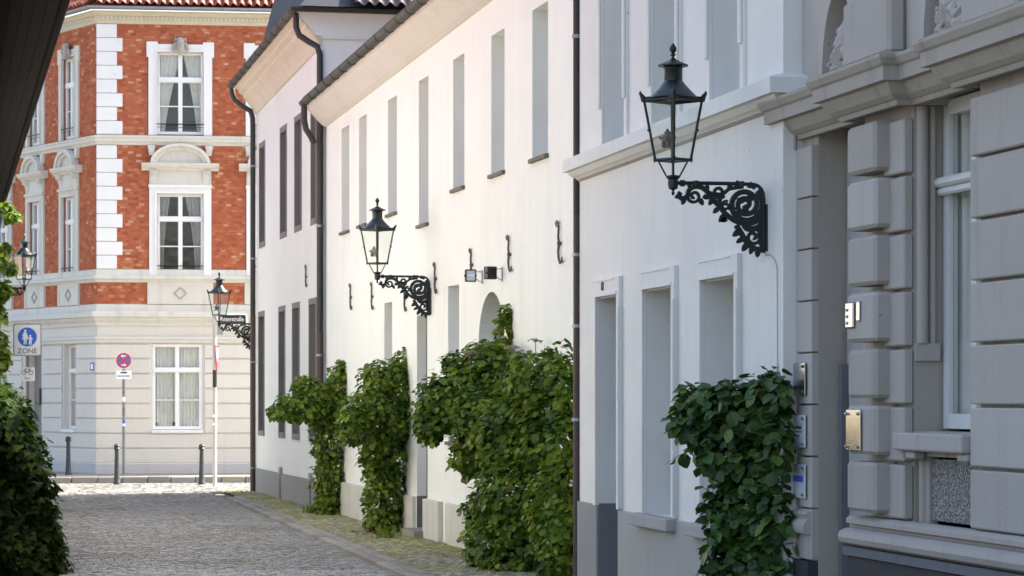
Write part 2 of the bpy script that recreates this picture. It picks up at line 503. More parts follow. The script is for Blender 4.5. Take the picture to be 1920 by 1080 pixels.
def text_mesh(body, size, mat, name, parent, mw, extrude=0.002, xs=1.0):
    cu = bpy.data.curves.new(name, 'FONT'); cu.body = body; cu.size = size; cu.extrude = extrude
    cu.align_x = 'CENTER'; cu.align_y = 'CENTER'
    t = bpy.data.objects.new(name, cu); COL.objects.link(t)
    dg = bpy.context.evaluated_depsgraph_get()
    me = bpy.data.meshes.new_from_object(t.evaluated_get(dg)); me.name = name
    bpy.data.objects.remove(t)
    me.materials.clear(); me.materials.append(mat)
    return place(me, name, parent, mw @ Matrix.Diagonal((xs, 1, 1, 1)))

def facing(fr, u, n, z):
    """matrix whose local x runs rightwards and local y upwards on a facade, seen from the street"""
    nn = Vector((fr.n[0], fr.n[1], 0)); up = Vector((0, 0, 1)); x = up.cross(nn)
    m = Matrix((x, up, nn)).transposed().to_4x4(); m.translation = Vector(fr.w(u, n, z))
    return m

WORLD = Frame((0, 0), (1, 0), (0, 1))

# street facades: u runs away from the camera, n out of the wall into the street, z up from the road
FB = Frame((2.264, 22.7), (-0.1941, 1), (-1, -0.1941))
FM = Frame((1.134, 30.4), (-0.2206, 1), (-1, -0.2206))
FF = Frame((-3.60, 51.6), (-0.2157, 1), (-1, -0.2157))
FC = Frame((3.584, 17.0), (-0.2059, 1), (-1, -0.2059))
FL = Frame((-5.56, 29.4), (-0.209, 1), (1, 0.209))
RFF = Frame((-10.8475, 71.2), (7.84, 1), (1, -7.84))
RLL = Frame((-10.8475, 71.2), (-0.669, 1), (-1, -0.669))

# ------------------------------------------------------------------ ground, road, pavements
g = MB(); g.face([(-400, -100, -0.06), (400, -100, -0.06), (400, 700, -0.06), (-400, 700, -0.06)])
go = g.build('ground', M_SOIL); go['kind'] = 'structure'

def kerb_x(Y): return -1.87 - 0.19 * (Y - 35.8)
def left_x(Y): return -4.9 - 0.209 * (Y - 29.4)
def wall_x(Y):
    if Y < 30.4: return 6.67 - 0.1941 * Y
    if Y < 51.5: return 7.84 - 0.2206 * Y
    return 7.53 - 0.2157 * Y

m = MB()
m.face([(left_x(10) - 0.6, 10, -0.03), (kerb_x(10), 10, -0.03), (kerb_x(62.3), 62.3, -0.03), (left_x(62.3) - 0.6, 62.3, -0.03)])
m.face([(-30, 62.3, -0.03), (20, 62.3, -0.03), (20, 68.1 + 30.8 * 0.1276, -0.03), (-10.85, 68.1, -0.03), (-30, 68.1, -0.03)])
road = m.build('road', M_JOINT); road['kind'] = 'structure'

sd_dir = (-0.2 / sqrt(1.04), 1 / sqrt(1.04))
cand = []
pitch = 0.122
for i in range(0, 330):
    t = 31.6 + i * pitch
    if t > 69.5: break
    off = (i % 2) * 0.5 * pitch + RND.uniform(-0.02, 0.02)
    for j in range(-135, 30):
        s_ = j * pitch + off
        X = -0.2 * (t - 31.6) + s_ + 0.02 * sin(t * 0.9) ; Y = t
        if Y < 62.2:
            if X < left_x(Y) + 0.34 or X > kerb_x(Y) - 0.08: continue
        else:
            if X < -16 or X > 1 or Y > 68.0 + max(0, X + 10.85) * 0.1276: continue
        cand.append((X, Y))
sett_me = MB()
h = 0.053
sett_me.cbox(WORLD, -h, h, -h, h, -0.06, 0, 0.008)
SETT = sett_me.data('sett', M_SETT)
cand.sort(key=lambda c: c[1])
stuff = MB()
shown = 0
for (X, Y) in cand:
    dz = RND.gauss(0, 0.0035)
    vis = shown < 300 and 960 + 5100 * X / Y > 150 and Y > 32.9
    if vis:
        shown += 1
        mw = Matrix.Translation((X, Y, dz)) @ Matrix.Rotation(RND.uniform(-0.06, 0.06) + 0.197, 4, 'Z') @ Matrix.Diagonal((RND.uniform(0.9, 1.04), RND.uniform(0.88, 1.04), 1, 1))
        place(SETT, 'sett', road, mw)
    else:
        a = 0.197 + RND.uniform(-0.07, 0.07); ca, sa = cos(a), sin(a)
        hx, hy = h * RND.uniform(0.88, 1.03), h * RND.uniform(0.86, 1.03)
        tx, ty = RND.gauss(0, 0.02), RND.gauss(0, 0.02)
        P = []
        for (px, py, pz, k) in ((-1, -1, 0, 0.86), (1, -1, 0, 0.86), (1, 1, 0, 0.86), (-1, 1, 0, 0.86), (-1, -1, -0.02, 1), (1, -1, -0.02, 1), (1, 1, -0.02, 1), (-1, 1, -0.02, 1)):
            lx, ly = px * hx * k, py * hy * k
            P.append((X + lx * ca - ly * sa, Y + lx * sa + ly * ca, dz + pz + (lx * tx + ly * ty if pz == 0 else -0.02)))
        stuff.mesh(P, [(0, 1, 2, 3), (0, 4, 5, 1), (1, 5, 6, 2), (2, 6, 7, 3), (3, 7, 4, 0)], min(1, max(0, RND.gauss(0.5, 0.17))))
so = stuff.build('setts', M_SETTA, road, tones=True, kind='stuff')

# right-hand pavement of small mossy setts
m = MB()
ys = [20, 30.4, 31, 45, 51.5, 55, 62.3]
for a, b in zip(ys, ys[1:]):
    m.face([(kerb_x(a) + 0.33, a, -0.005), (wall_x(a) + 0.5, a, -0.005), (wall_x(b - 0.01) + 0.5, b, -0.005), (kerb_x(b) + 0.33, b, -0.005)])
pave = m.build('pavement', M_JOINT); pave['kind'] = 'structure'
stuff = MB()
Y = 31.0
i = 0
while Y < 62.2:
    p2 = 0.098
    X = kerb_x(Y) + 0.40 + (i % 2) * p2 / 2
    while X < wall_x(Y) - 0.03:
        hx = 0.045 * RND.uniform(0.8, 1.02); hy = 0.045 * RND.uniform(0.8, 1.02)
        dz = 0.02 + RND.gauss(0, 0.005); tx, ty = RND.gauss(0, 0.05), RND.gauss(0, 0.05)
        P = []
        a = RND.uniform(0.05, 0.35); ca, sa = cos(a), sin(a)
        for (px, py, pz) in ((-1, -1, 0), (1, -1, 0), (1, 1, 0), (-1, 1, 0), (-1, -1, -1), (1, -1, -1), (1, 1, -1), (-1, 1, -1)):
            k = 0.84 if pz == 0 else 1.0
            lx, ly = px * hx * k, py * hy * k
            P.append((X + lx * ca - ly * sa, Y + lx * sa + ly * ca, dz + (lx * tx + ly * ty if pz == 0 else -0.03)))
        stuff.mesh(P, [(0, 1, 2, 3), (0, 4, 5, 1), (1, 5, 6, 2), (2, 6, 7, 3), (3, 7, 4, 0)], RND.random())
        X += p2
    Y += 0.098; i += 1
stuff.build('small_setts', M_PAVEA, pave, tones=True, kind='stuff')

def kerb_line(x_at, Y0, Y1, wid, L, z0, z1, parent, name='kerb_stone'):
    Y = Y0
    while Y < Y1:
        l = L * RND.uniform(0.85, 1.15)
        b = MB()
        slope = x_at(Y + 1) - x_at(Y)
        fr = Frame((x_at(Y), Y), (slope, 1), (1, -slope))
        b.cbox(fr, 0.008, l - 0.008, 0.0, wid, z0, z1 + RND.gauss(0, 0.004), 0.012)
        b.build(name, M_KERB, parent)
        Y += l
kerb = thing('kerb', 'flush granite kerb strip along the right-hand pavement', 'kerb'); 
del kerb['label'], kerb['category']; kerb['kind'] = 'structure'
kerb_line(lambda Y: kerb_x(Y) + 0.0, 31.5, 58.0, 0.16, 0.75, -0.1, 0.022, kerb)
kerb_line(lambda Y: kerb_x(Y) + 0.18, 31.5, 58.0, 0.14, 0.62, -0.1, 0.032, kerb)
kerb_line(lambda Y: left_x(Y) + 0.12, 31.5, 60.0, 0.24, 0.6, -0.1, 0.03, kerb)

# pavement and kerb round the corner house
def along(fr, u0, u1, off): return [fr.xy(u0, off), fr.xy(u1, off)]
m = MB()
k = 3.0
nx, ny = RFF.n[0] + RLL.n[0], RFF.n[1] + RLL.n[1]; f = 2 / (nx * nx + ny * ny)
def corner_off(o): return (RFF.p[0] + nx * f * o, RFF.p[1] + ny * f * o)
m.plan([RFF.xy(20, -0.5), RFF.xy(0, -0.5), RLL.xy(14, -0.5), RLL.xy(14, k), corner_off(k), RFF.xy(20, k)], 0.0, 0.155)
pv2 = m.build('pavement', M_PAVEA.copy() if False else simple('old_slab_pavement', (0.20, 0.19, 0.175), 0.85, var=0.25, scale=3, bs=0.3)); pv2['kind'] = 'structure'
kerb2 = thing('kerb', '', ''); del kerb2['label'], kerb2['category']; kerb2['kind'] = 'structure'
c0 = corner_off(k)
for fr, span in ((RFF, (0, 16)), (RLL, (0, 10))):
    u = (c0[0] - fr.p[0]) * fr.d[0] + (c0[1] - fr.p[1]) * fr.d[1] + 0.01
    while u < span[1]:
        l = 0.62 * RND.uniform(0.92, 1.1)
        b = MB(); b.cbox(fr, u + 0.01, u + l - 0.01, k + 0.004, k + 0.14, -0.05, 0.165 + RND.gauss(0, 0.004), 0.02)
        b.build('kerb_stone', M_KERB, kerb2)
        u += l

# ------------------------------------------------------------------ windows
def frame_mesh(fr, u0, u1, z0, z1, n, t=0.06, depth=0.07, mull=1, transom=None, bars=(), mw=0.07):
    b = MB()
    b.box(fr, u0, u0 + t, n - depth, n, z0, z1); b.box(fr, u1 - t, u1, n - depth, n, z0, z1)
    b.box(fr, u0 + t, u1 - t, n - depth, n - 0.003, z0, z0 + t); b.box(fr, u0 + t, u1 - t, n - depth, n - 0.003, z1 - t, z1)
    c = (u0 + u1) / 2
    cols = [(u0 + t, u1 - t)]
    if mull:
        b.box(fr, c - mw / 2, c + mw / 2, n - depth, n + 0.012, z0 + t + 0.001, z1 - t - 0.001)
        cols = [(u0 + t, c - mw / 2), (c + mw / 2, u1 - t)]
    rows = [(z0 + t, z1 - t)]
    if transom:
        ta, tb = transom
        for (a, d) in cols:
            b.box(fr, a + 0.001, d - 0.001, n - depth, n + 0.006, ta, tb)
        b.box(fr, u0 + t * 0.5, u1 - t * 0.5, n + 0.013, n + 0.035, ta + 0.02, tb - 0.02)
        rows = [(z0 + t, ta), (tb, z1 - t)]
    panes = []
    for (a, d) in cols:
        for (p, q) in rows:
            cuts = [p] + [x for x in bars if p < x < q] + [q]
            for x in cuts[1:-1]:
                b.box(fr, a + 0.001, d - 0.001, n - depth + 0.01, n - 0.005, x - 0.014, x + 0.014)
            for x, y in zip(cuts, cuts[1:]): panes.append((a, d, x, y))
    return b, panes

def add_window(root, fr, u0, u1, z0, z1, n, curtain=None, sill=None, cm=None, **kw):
    b, panes = frame_mesh(fr, u0, u1, z0, z1, n, **kw)
    w = b.build('window', M_WHITE, root)
    for (a, d, p, q) in panes:
        x = MB(); x.box(fr, a, d, n - 0.04, n - 0.034, p, q); x.build('pane', M_GLASS, w)
    if curtain:
        base_w = RND.uniform(0.12, 0.30); spread = RND.uniform(0.15, 0.38); powr = RND.uniform(0.7, 2.5); cmx = cm or RND.choice(M_CURTS)
        for side in (0, 1):
            x = MB(); N = 22; ph = RND.uniform(0, 6); skew = RND.uniform(0.7, 1.25)
            rowsz = [z0, z0 + 0.3 * (z1 - z0), z0 + 0.6 * (z1 - z0), z1]
            P = []
            for iz, z in enumerate(rowsz):
                tt = (z - z0) / (z1 - z0)
                wdt = (u1 - u0) * (0.5 if curtain == 'net' else min(0.62, skew * (base_w + spread * tt ** powr)))
                for i in range(N + 1):
                    fu = i / N * wdt
                    u = (u0 + fu) if side == 0 else (u1 - fu)
                    P.append(fr.w(u, n - 0.11 + 0.03 * sin(i * 1.9 + ph + tt), z))
            F = []
            for r in range(3):
                for i in range(N):
                    F.append((r * (N + 1) + i, r * (N + 1) + i + 1, (r + 1) * (N + 1) + i + 1, (r + 1) * (N + 1) + i))
            x.mesh(P, F); x.build('curtain', cmx, w, smooth=True)
    if sill:
        x = MB(); x.box(fr, *sill); x.build('sill', M_SILL, w)
    return w

# ------------------------------------------------------------------ downpipes and gutters
def pipe(root, pts, r, mat, name='downpipe', clips=(), fr=None):
    b = MB(); b.tube(pts, r, 12)
    o = b.build(name, mat, root, smooth=True)
    for z in clips:
        p = Vector(pts[-1]); c = MB(); c.lathe([(r + 0.002, z - 0.02), (r + 0.014, z - 0.018), (r + 0.014, z + 0.018), (r + 0.002, z + 0.02)], (p.x, p.y, 0), 12)
        c.box(Frame((p.x, p.y), (1, 0), (0, 1)), r, r + 0.03, -0.012, 0.012, z - 0.012, z + 0.012)
        c.build('clip', M_ZINC, o)
    return o

def gutter_profile(o, z, r=0.075):
    outer = [(o + r * cos(a), z + r * sin(a)) for a in [pi + i * pi / 8 for i in range(9)]]
    inner = [(o + (r - 0.012) * cos(a), z + (r - 0.012) * sin(a)) for a in [2 * pi - i * pi / 8 for i in range(9)]]
    return outer + inner

def slate_roof(root, fr, u0, u1, n0, z0, n1, z1, name='roof', mat=None, rows=10, dz=(0, 0)):
    """roof slope laid in overlapping courses, from (n0,z0) at the eave to (n1,z1)"""
    b = MB()
    for i in range(rows):
        a, c = i / rows, (i + 1) / rows
        na, nc = n0 + (n1 - n0) * a, n0 + (n1 - n0) * c
        za, zc = z0 + (z1 - z0) * a, z0 + (z1 - z0) * c
        lift = 0.02
        P = [fr.w(u0, na, za + lift + dz[0]), fr.w(u1, na, za + lift + dz[1]), fr.w(u1, nc, zc + dz[1]), fr.w(u0, nc, zc + dz[0]),
             fr.w(u0, na, za - 0.03 + dz[0]), fr.w(u1, na, za - 0.03 + dz[1]), fr.w(u1, nc, zc - 0.05 + dz[1]), fr.w(u0, nc, zc - 0.05 + dz[0])]
        b.mesh(P, [(0, 1, 2, 3), (4, 5, 1, 0), (5, 6, 2, 1), (6, 7, 3, 2), (7, 4, 0, 3), (4, 7, 6, 5)])
    return b.build(name, mat or M_SLATE, root)

def pantile_mesh(name, mat):
    b = MB(); N = 10; P = []; prof = []
    for i in range(N + 1):
        x = -0.11 + 0.22 * i / N
        zz = 0.045 * sin((i / N) * 2 * pi * 0.95 + 0.3)
        prof.append((x, zz))
    for (y, lift) in ((-0.19, 0.035), (0.19, 0.0)):
        for (x, zz) in prof: P.append((x, y, zz + lift))
        for (x, zz) in prof: P.append((x, y, zz + lift - 0.018))
    K = N + 1; F = []
    for i in range(N):
        F.append((i, i + 1, 2 * K + i + 1, 2 * K + i)); F.append((K + i, 3 * K + i, 3 * K + i + 1, K + i + 1))
        F.append((i, K + i, K + i + 1, i + 1)); F.append((2 * K + i, 2 * K + i + 1, 3 * K + i + 1, 3 * K + i))
    F.append((0, 2 * K, 3 * K, K)); F.append((N, K + N, 3 * K + N, 2 * K + N))
    b.mesh(P, F)
    return b.data(name, mat, smooth=True)
PANTILE = pantile_mesh('roof_tile', M_TILE)
M_TILED = pieces('dark_glazed_tile', [(0.0, (0.05, 0.042, 0.04)), (1.0, (0.10, 0.085, 0.08))], False, 0.3, spec=0.6)
PANTILE_D = pantile_mesh('roof_tile', M_TILED)

def pantiles(root, fr, u0, u1, n0, z0, pitch, rows, me=None):
    """overlapping tiles on a slope rising inwards from the eave line (n0,z0)"""
    nn = Vector((fr.n[0], fr.n[1], 0)); up = Vector((0, 0, 1)); x = up.cross(nn)
    yv = (-nn) * cos(pitch) + up * sin(pitch); zv = x.cross(yv)
    R = Matrix((x, yv, zv)).transposed().to_4x4()
    for r in range(rows):
        u = u0 + 0.1
        while u < u1 - 0.05:
            p = Vector(fr.w(u, n0, z0)) + yv * (0.17 + r * 0.33) + zv * (0.05 + RND.gauss(0, 0.004))
            mw = Matrix.Translation(p) @ R @ Matrix.Rotation(RND.gauss(0, 0.012), 4, 'Z')
            place(me or PANTILE, 'roof_tile', root, mw)
            u += 0.205

# ------------------------------------------------------------------ wall lanterns
def lantern_part(zs, rs, ang0=0.0, c=(0.82, 0)):
    return [(c[0] + r * cos(ang0 + k * pi / 2), c[1] + r * sin(ang0 + k * pi / 2), z) for z, r in zip(zs, rs) for k in range(4)]

def spiral(cx, cz, r0, r1, a0, turns, n=22):
    return [(cx + (r0 + (r1 - r0) * i / n) * cos(a0 + turns * 2 * pi * i / n), cz + (r0 + (r1 - r0) * i / n) * sin(a0 + turns * 2 * pi * i / n)) for i in range(n + 1)]

def make_lamp(label):
    r = thing('wall_lantern', label, 'street lamp', (0, 0, 0), 0, 'wrought iron wall lanterns along the lane')
    cx = 0.82
    A0 = radians(-12)
    zb, zt, rb, rt = 0.195, 0.70, 0.150, 0.245
    b = MB()
    cb = lantern_part((zb,), (rb,), A0); ct = lantern_part((zt,), (rt,), A0)
    for k in range(4):
        b.tube([cb[k], ct[k]], 0.0115, 6)
        b.tube([cb[k], cb[(k + 1) % 4]], 0.013, 6)
        b.tube([ct[k], ct[(k + 1) % 4]], 0.014, 6)
        q0 = Vector(ct[k]); q1 = Vector(ct[(k + 1) % 4]); mid = (q0 + q1) / 2
        # raised rim with a small crest in the middle
        b.mesh([q0, q1, q1 + Vector((0, 0, 0.03)), q0 + Vector((0, 0, 0.03)), q0 * 0.985 + Vector((cx, 0, zt)) * 0.015, q1 * 0.985 + Vector((cx, 0, zt)) * 0.015,
                q1 * 0.985 + Vector((cx, 0, zt)) * 0.015 + Vector((0, 0, 0.03)), q0 * 0.985 + Vector((cx, 0, zt)) * 0.015 + Vector((0, 0, 0.03))],
               [(0, 1, 2, 3), (7, 6, 5, 4), (3, 2, 6, 7), (0, 4, 5, 1), (0, 3, 7, 4), (1, 5, 6, 2)])
        b.tube([mid + Vector((0, 0, 0.02)), mid + Vector((0, 0, 0.065))], [0.022, 0.004], 6)
        out = Vector((cos(A0 + k * pi / 2), sin(A0 + k * pi / 2), 0))
        b.tube([q0 - Vector((0, 0, 0.01)), q0 + out * 0.012 + Vector((0, 0, 0.03)), q0 + out * 0.035 + Vector((0, 0, 0.065)), q0 + out * 0.03 + Vector((0, 0, 0.08))], [0.024, 0.022, 0.012, 0.004], 6)
        b.tube([q0 * 0.5 + Vector(cb[k]) * 0.5 + out * 0.004 - Vector((0, 0, 0.01)), q0 * 0.5 + Vector(cb[k]) * 0.5 + out * 0.008 + Vector((0, 0, 0.01))], 0.015, 6)
        qb = Vector(cb[k]); b.tube([qb + Vector((0, 0, 0.015)), qb + out * 0.008 - Vector((0, 0, 0.02))], [0.02, 0.006], 6)
        # stays from the cup to the lantern floor
        b.tube([Vector((cx, 0, 0.055)) + out * 0.055, qb * 0.86 + Vector((cx, 0, zb)) * 0.14], 0.0075, 6)
    b.build('lantern_frame', M_IRON, r)
    for k in range(4):
        j = (k + 1) % 4
        g = MB(); ins = 0.985
        pts = [Vector(p) for p in (cb[k], cb[j], ct[j], ct[k])]
        cen = Vector((cx, 0, 0.45))
        q = [Vector((cx + (p.x - cx) * ins, p.y * ins, p.z)) for p in pts]
        q2 = [Vector((cx + (p.x - cx) * 0.968, p.y * 0.968, p.z)) for p in pts]
        g.mesh(q + q2, [(0, 1, 2, 3), (7, 6, 5, 4), (0, 4, 5, 1), (1, 5, 6, 2), (2, 6, 7, 3), (3, 7, 4, 0)])
        g.build('pane', M_LGLASS, r)
    t = MB()
    t.lathe([(0.2, zt + 0.012), (0.208, zt + 0.02), (0.19, zt + 0.045), (0.150, zt + 0.085), (0.112, zt + 0.125), (0.088, zt + 0.155), (0.08, zt + 0.165)], (cx, 0, 0), 24)
    roof = t.build('lantern_roof', M_LROOF, r, smooth=True)
    t = MB()
    t.lathe([(0.077, zt + 0.16), (0.077, zt + 0.26), (0.081, zt + 0.265), (0.081, zt + 0.28), (0.077, zt + 0.285), (0.077, zt + 0.305)], (cx, 0, 0), 20)
    t.build('chimney', M_IRON, r, smooth=True)
    t = MB()
    wob = lambda i, a: 1 + (0.05 * cos(12 * a) if i < 3 else 0)
    t.lathe([(0.06, zt + 0.295), (0.125, zt + 0.288), (0.125, zt + 0.298), (0.07, zt + 0.325), (0.03, zt + 0.345), (0.014, zt + 0.36)], (cx, 0, 0), 36, wob)
    t.build('chimney_cap', M_IRON, r, smooth=True)
    t = MB()
    t.lathe([(0.012, zt + 0.35), (0.012, zt + 0.375), (0.024, zt + 0.382), (0.024, zt + 0.39), (0.012, zt + 0.396), (0.018, zt + 0.405), (0.032, zt + 0.425), (0.03, zt + 0.445), (0.018, zt + 0.465), (0.004, zt + 0.485)], (cx, 0, 0), 14)
    t.build('finial', M_IRON, r, smooth=True)
    t = MB()
    t.tube([(cx, 0, 0.02), (cx, 0, 0.22)], 0.012, 8)
    t.lathe([(0.01, 0.20), (0.02, 0.205), (0.02, 0.22), (0.01, 0.225)], (cx, 0, 0), 10)
    t.lathe([(0.02, 0.185), (0.1, 0.19), (0.1, 0.198), (0.02, 0.2)], (cx, 0, 0), 16)
    t.tube([(cx, 0.0, 0.22), (cx + 0.02, 0.01, 0.30), (cx + 0.05, 0.02, 0.33)], 0.008, 6)
    bx, by = cx + 0.055, 0.025
    t.lathe([(0.012, 0.325), (0.03, 0.33), (0.05, 0.35), (0.056, 0.37), (0.05, 0.39), (0.03, 0.405), (0.026, 0.42), (0.03, 0.425), (0.014, 0.44), (0.01, 0.455)], (bx, by, 0), 14)
    for k in range(5):
        a = k * 2 * pi / 5
        t.lathe([(0.006, 0.295), (0.013, 0.30), (0.015, 0.325), (0.01, 0.345)], (bx + 0.04 * cos(a), by + 0.04 * sin(a), 0), 8)
        t.tube([(bx + 0.05 * cos(a), by + 0.05 * sin(a), 0.37), (bx + 0.075 * cos(a), by + 0.075 * sin(a), 0.385)], [0.014, 0.008], 6)
    t.build('burner', simple('burner_metal', (0.12, 0.115, 0.11), 0.5, metal=0.3), r, smooth=True)
    # cup carrying the lantern
    t = MB()
    t.lathe([(0.006, -0.105), (0.014, -0.095), (0.014, -0.08), (0.008, -0.072), (0.012, -0.06), (0.04, -0.045), (0.046, 0.0), (0.042, 0.03), (0.06, 0.045), (0.062, 0.06), (0.02, 0.07)], (cx, 0, 0), 16)
    t.build('lantern_cup', M_IRON, r, smooth=True)
    # arm
    t = MB()
    arc = [(0.13, 0), (0.10, -0.004), (0.07, -0.016), (0.045, -0.04), (0.03, -0.075), (0.024, -0.12), (0.022, -0.2), (0.02, -0.55)]
    t.tube([(cx, 0, 0), (0.6, 0, 0.003), (0.35, 0, 0.003)] + [(x, 0, z) for x, z in arc], 0.0165, 10)
    for x in (0.62, 0.22):
        t.lathe([(0.02, -0.02), (0.024, -0.018), (0.024, 0.022), (0.02, 0.024)], (x, 0, 0), 10)
    t.tube([(cx - 0.06, 0, 0), (cx - 0.1, 0, 0)], 0.028, 10)
    t.build('arm', M_IRON, r, smooth=True)
    # wall plate
    t = MB(); t.cbox(WORLD, 0.0, 0.014, -0.05, 0.05, -0.57, -0.17, 0.004)
    t.build('wall_plate', M_IRON, r)
    # scrolled ornament, drawn in the plane of the arm
    q = lambda px, py: ((1437 - px) / 220, (347 - py) / 220)
    t = MB(); T = 0.028
    def rib(pts, w, tt=T): t.ribbon(pts, w, tt)
    def px(pts): return [q(*p) for p in pts]
    def smoothp(pts, n=5):
        P = [Vector((a, b, 0)) for a, b in pts]; out = []
        for i in range(len(P) - 1):
            p0, p1, p2, p3 = P[max(i - 1, 0)], P[i], P[i + 1], P[min(i + 2, len(P) - 1)]
            for j in range(n):
                s = j / n
                v = 0.5 * ((2 * p1) + (p2 - p0) * s + (2 * p0 - 5 * p1 + 4 * p2 - p3) * s * s + (3 * p1 - p0 - 3 * p2 + p3) * s ** 3)
                out.append((v.x, v.y))
        out.append((P[-1].x, P[-1].y)); return out
    # outer band from the tip up, over and down to the wall
    rib(smoothp(px([(1271, 364), (1268, 370), (1275, 376), (1284, 370), (1287, 360), (1297, 354), (1310, 354), (1322, 362), (1330, 374), (1345, 388), (1357, 402), (1372, 414), (1388, 420), (1406, 421), (1421, 414), (1430, 402)])), 0.040)
    rib(spiral(*q(1297, 371), 0.062, 0.012, 0.4, -1.35), 0.026)
    rib(spiral(*q(1345, 363), 0.055, 0.012, -2.6, 1.4), 0.028)
    rib(spiral(*q(1358, 388), 0.042, 0.01, 2.0, -1.3), 0.022)
    rib(spiral(*q(1396, 385), 0.155, 0.10, 2.3, 1.0, 36), 0.045)
    rib(spiral(*q(1396, 385), 0.108, 0.01, 2.3, 1.5, 36), 0.042)
    rib(smoothp(px([(1322, 362), (1338, 368), (1352, 366), (1364, 357), (1378, 354), (1392, 352)])), 0.032)
    rib(smoothp(px([(1378, 424), (1386, 436), (1396, 452), (1404, 462), (1416, 468), (1434, 471)])), 0.045)
    rib(spiral(*q(1411, 446), 0.075, 0.012, 1.9, 1.45), 0.030)
    rib(smoothp(px([(1432, 388), (1428, 410), (1424, 440), (1430, 470)])), [0.045] * 16)
    rib(smoothp(px([(1392, 420), (1400, 430), (1414, 430), (1427, 424)])), 0.05)
    # leaf lobes along the bands
    for (x, y, a, s) in ((1268, 371, 200, 9), (1277, 379, 250, 9), (1288, 352, 120, 7), (1310, 380, 300, 9), (1322, 355, 90, 8), (1330, 380, 240, 9), (1340, 396, 225, 9), (1352, 410, 230, 11), (1356, 414, 200, 9),
                         (1366, 352, 110, 9), (1380, 349, 90, 9), (1404, 350, 70, 8), (1412, 352, 60, 8), (1380, 438, 220, 11), (1386, 452, 215, 9), (1396, 464, 235, 11), (1408, 470, 250, 9), (1420, 474, 265, 10), (1384, 402, 20, 12), (1368, 392, 350, 10),
                         (1396, 398, 90, 13), (1386, 378, 10, 12), (1404, 374, 200, 12), (1420, 400, 180, 10), (1424, 372, 30, 8), (1346, 376, 280, 8), (1318, 372, 330, 8)):
        cx2, cz2 = q(x, y); aa = radians(a); L = s / 220
        dx, dz = cos(aa), sin(aa)      # a is in image sense: x to the right, y up
        dx = -dx
        t.ribbon([(cx2 - dx * L * 0.5, cz2 - dz * L * 0.5), (cx2 + dx * L * 0.1, cz2 + dz * L * 0.1), (cx2 + dx * L * 0.6, cz2 + dz * L * 0.6), (cx2 + dx * L, cz2 + dz * L)], [L * 0.9, L * 1.1, L * 0.8, L * 0.15], T * 0.8)
    t.build('scroll_ornament', M_IRON, r)
    return r

nB = atan2(FB.n[1], FB.n[0]); nM = atan2(FM.n[1], FM.n[0]); nF = atan2(FF.n[1], FF.n[0]); nL = atan2(FL.n[1], FL.n[0])
G_LAMP = 'wrought iron wall lanterns along the lane'
lamp = make_lamp('large dark green lantern on scrolled bracket, nearest of the wall lanterns')
lamp.location = FB.w(0.50, 0.0, 3.965); lamp.rotation_euler = (0, 0, nB)
dup(lamp, FM.w(10.95, 0.0, 3.97), nM, 'lantern on scrolled bracket on the bright white wall above the bushes', G_LAMP)
dup(lamp, FF.w(10.72, 0.0, 3.83), nF, 'small far lantern beside the street name sign at the far downpipe', G_LAMP)
dup(lamp, FL.w(30.25, 0.326, 4.53), nL, 'lantern at the left edge above the pedestrian zone sign', G_LAMP)

# ------------------------------------------------------------------ middle white house
mid = thing('plastered_house', 'warm white plastered house in the middle with narrow deep windows and shrubs at its foot', 'house', FM.w(11, 0, 0))
uppers = [(18.8, 19.7), (16.9, 17.72), (13.9, 14.75), (11.15, 11.95), (8.4, 9.22), (5.72, 6.56), (3.2, 4.07), (0.3, 1.2)]
holes = []
for i, (a, b) in enumerate(uppers): holes.append((a, b, 4.80 if i == 3 else 5.15, 7.04, 0.32))
lows = [(14.35, 15.1, 1.6, 3.71), (8.78, 9.6, 1.5, 3.77)]
for (a, b, c, d) in lows: holes.append((a, b, c, d, 0.32))
door = (11.3, 12.12, 0.0, 3.42)
holes.append((*door, 0.30))
arch = (5.72, 7.42, 0.0, 3.60)
holes.append((*arch, 0.32, 'arch'))
b = MB(); b.wall(FM, 0.0, 21.55, -0.05, 7.95, holes, 0.5)
# pointed-round arch head
N = 14; au, bu = arch[0], arch[1]; cu = (au + bu) / 2; spring = 2.85; rad = (bu - au) / 2
arcp = [(cu + rad * cos(pi - pi * i / N), spring + (3.58 - spring) * sin(pi * i / N)) for i in range(N + 1)]
for i in range(N):
    p, q = arcp[i], arcp[i + 1]
    b.face([FM.w(p[0], 0, p[1]), FM.w(q[0], 0, q[1]), FM.w(q[0], 0, 3.60), FM.w(p[0], 0, 3.60)])
    b.face([FM.w(p[0], 0, p[1]), FM.w(q[0], 0, q[1]), FM.w(q[0], -0.32, q[1]), FM.w(p[0], -0.32, p[1])])
for uu in (au, bu):
    b.face([FM.w(uu, 0, 0), FM.w(uu, 0, spring), FM.w(uu, -0.32, spring), FM.w(uu, -0.32, 0)])
b.build('wall', M_WARM, mid)
for i, (a, c) in enumerate(uppers):
    z0 = 4.80 if i == 3 else 5.15
    add_window(mid, FM, a, c, z0, 7.04, -0.25, curtain='drape', transom=(6.3, 6.38), sill=(a - 0.04, c + 0.04, -0.05, 0.05, z0 - 0.045, z0 + 0.005))
for (a, c, z0, z1) in lows:
    add_window(mid, FM, a, c, z0, z1, -0.25, transom=(z1 - 0.6, z1 - 0.53), sill=(a - 0.04, c + 0.04, -0.05, 0.05, z0 - 0.045, z0 + 0.005))
d = MB(); d.box(FM, door[0], door[1], -0.29, -0.24, 0.12, 3.42)
for (z0, z1) in ((0.3, 1.1), (1.2, 2.2), (2.5, 3.3)):
    d.cbox(FM, door[0] + 0.12, door[1] - 0.12, -0.245, -0.22, z0, z1, 0.01)
dd = d.build('door', M_SLATEPAINT, mid)
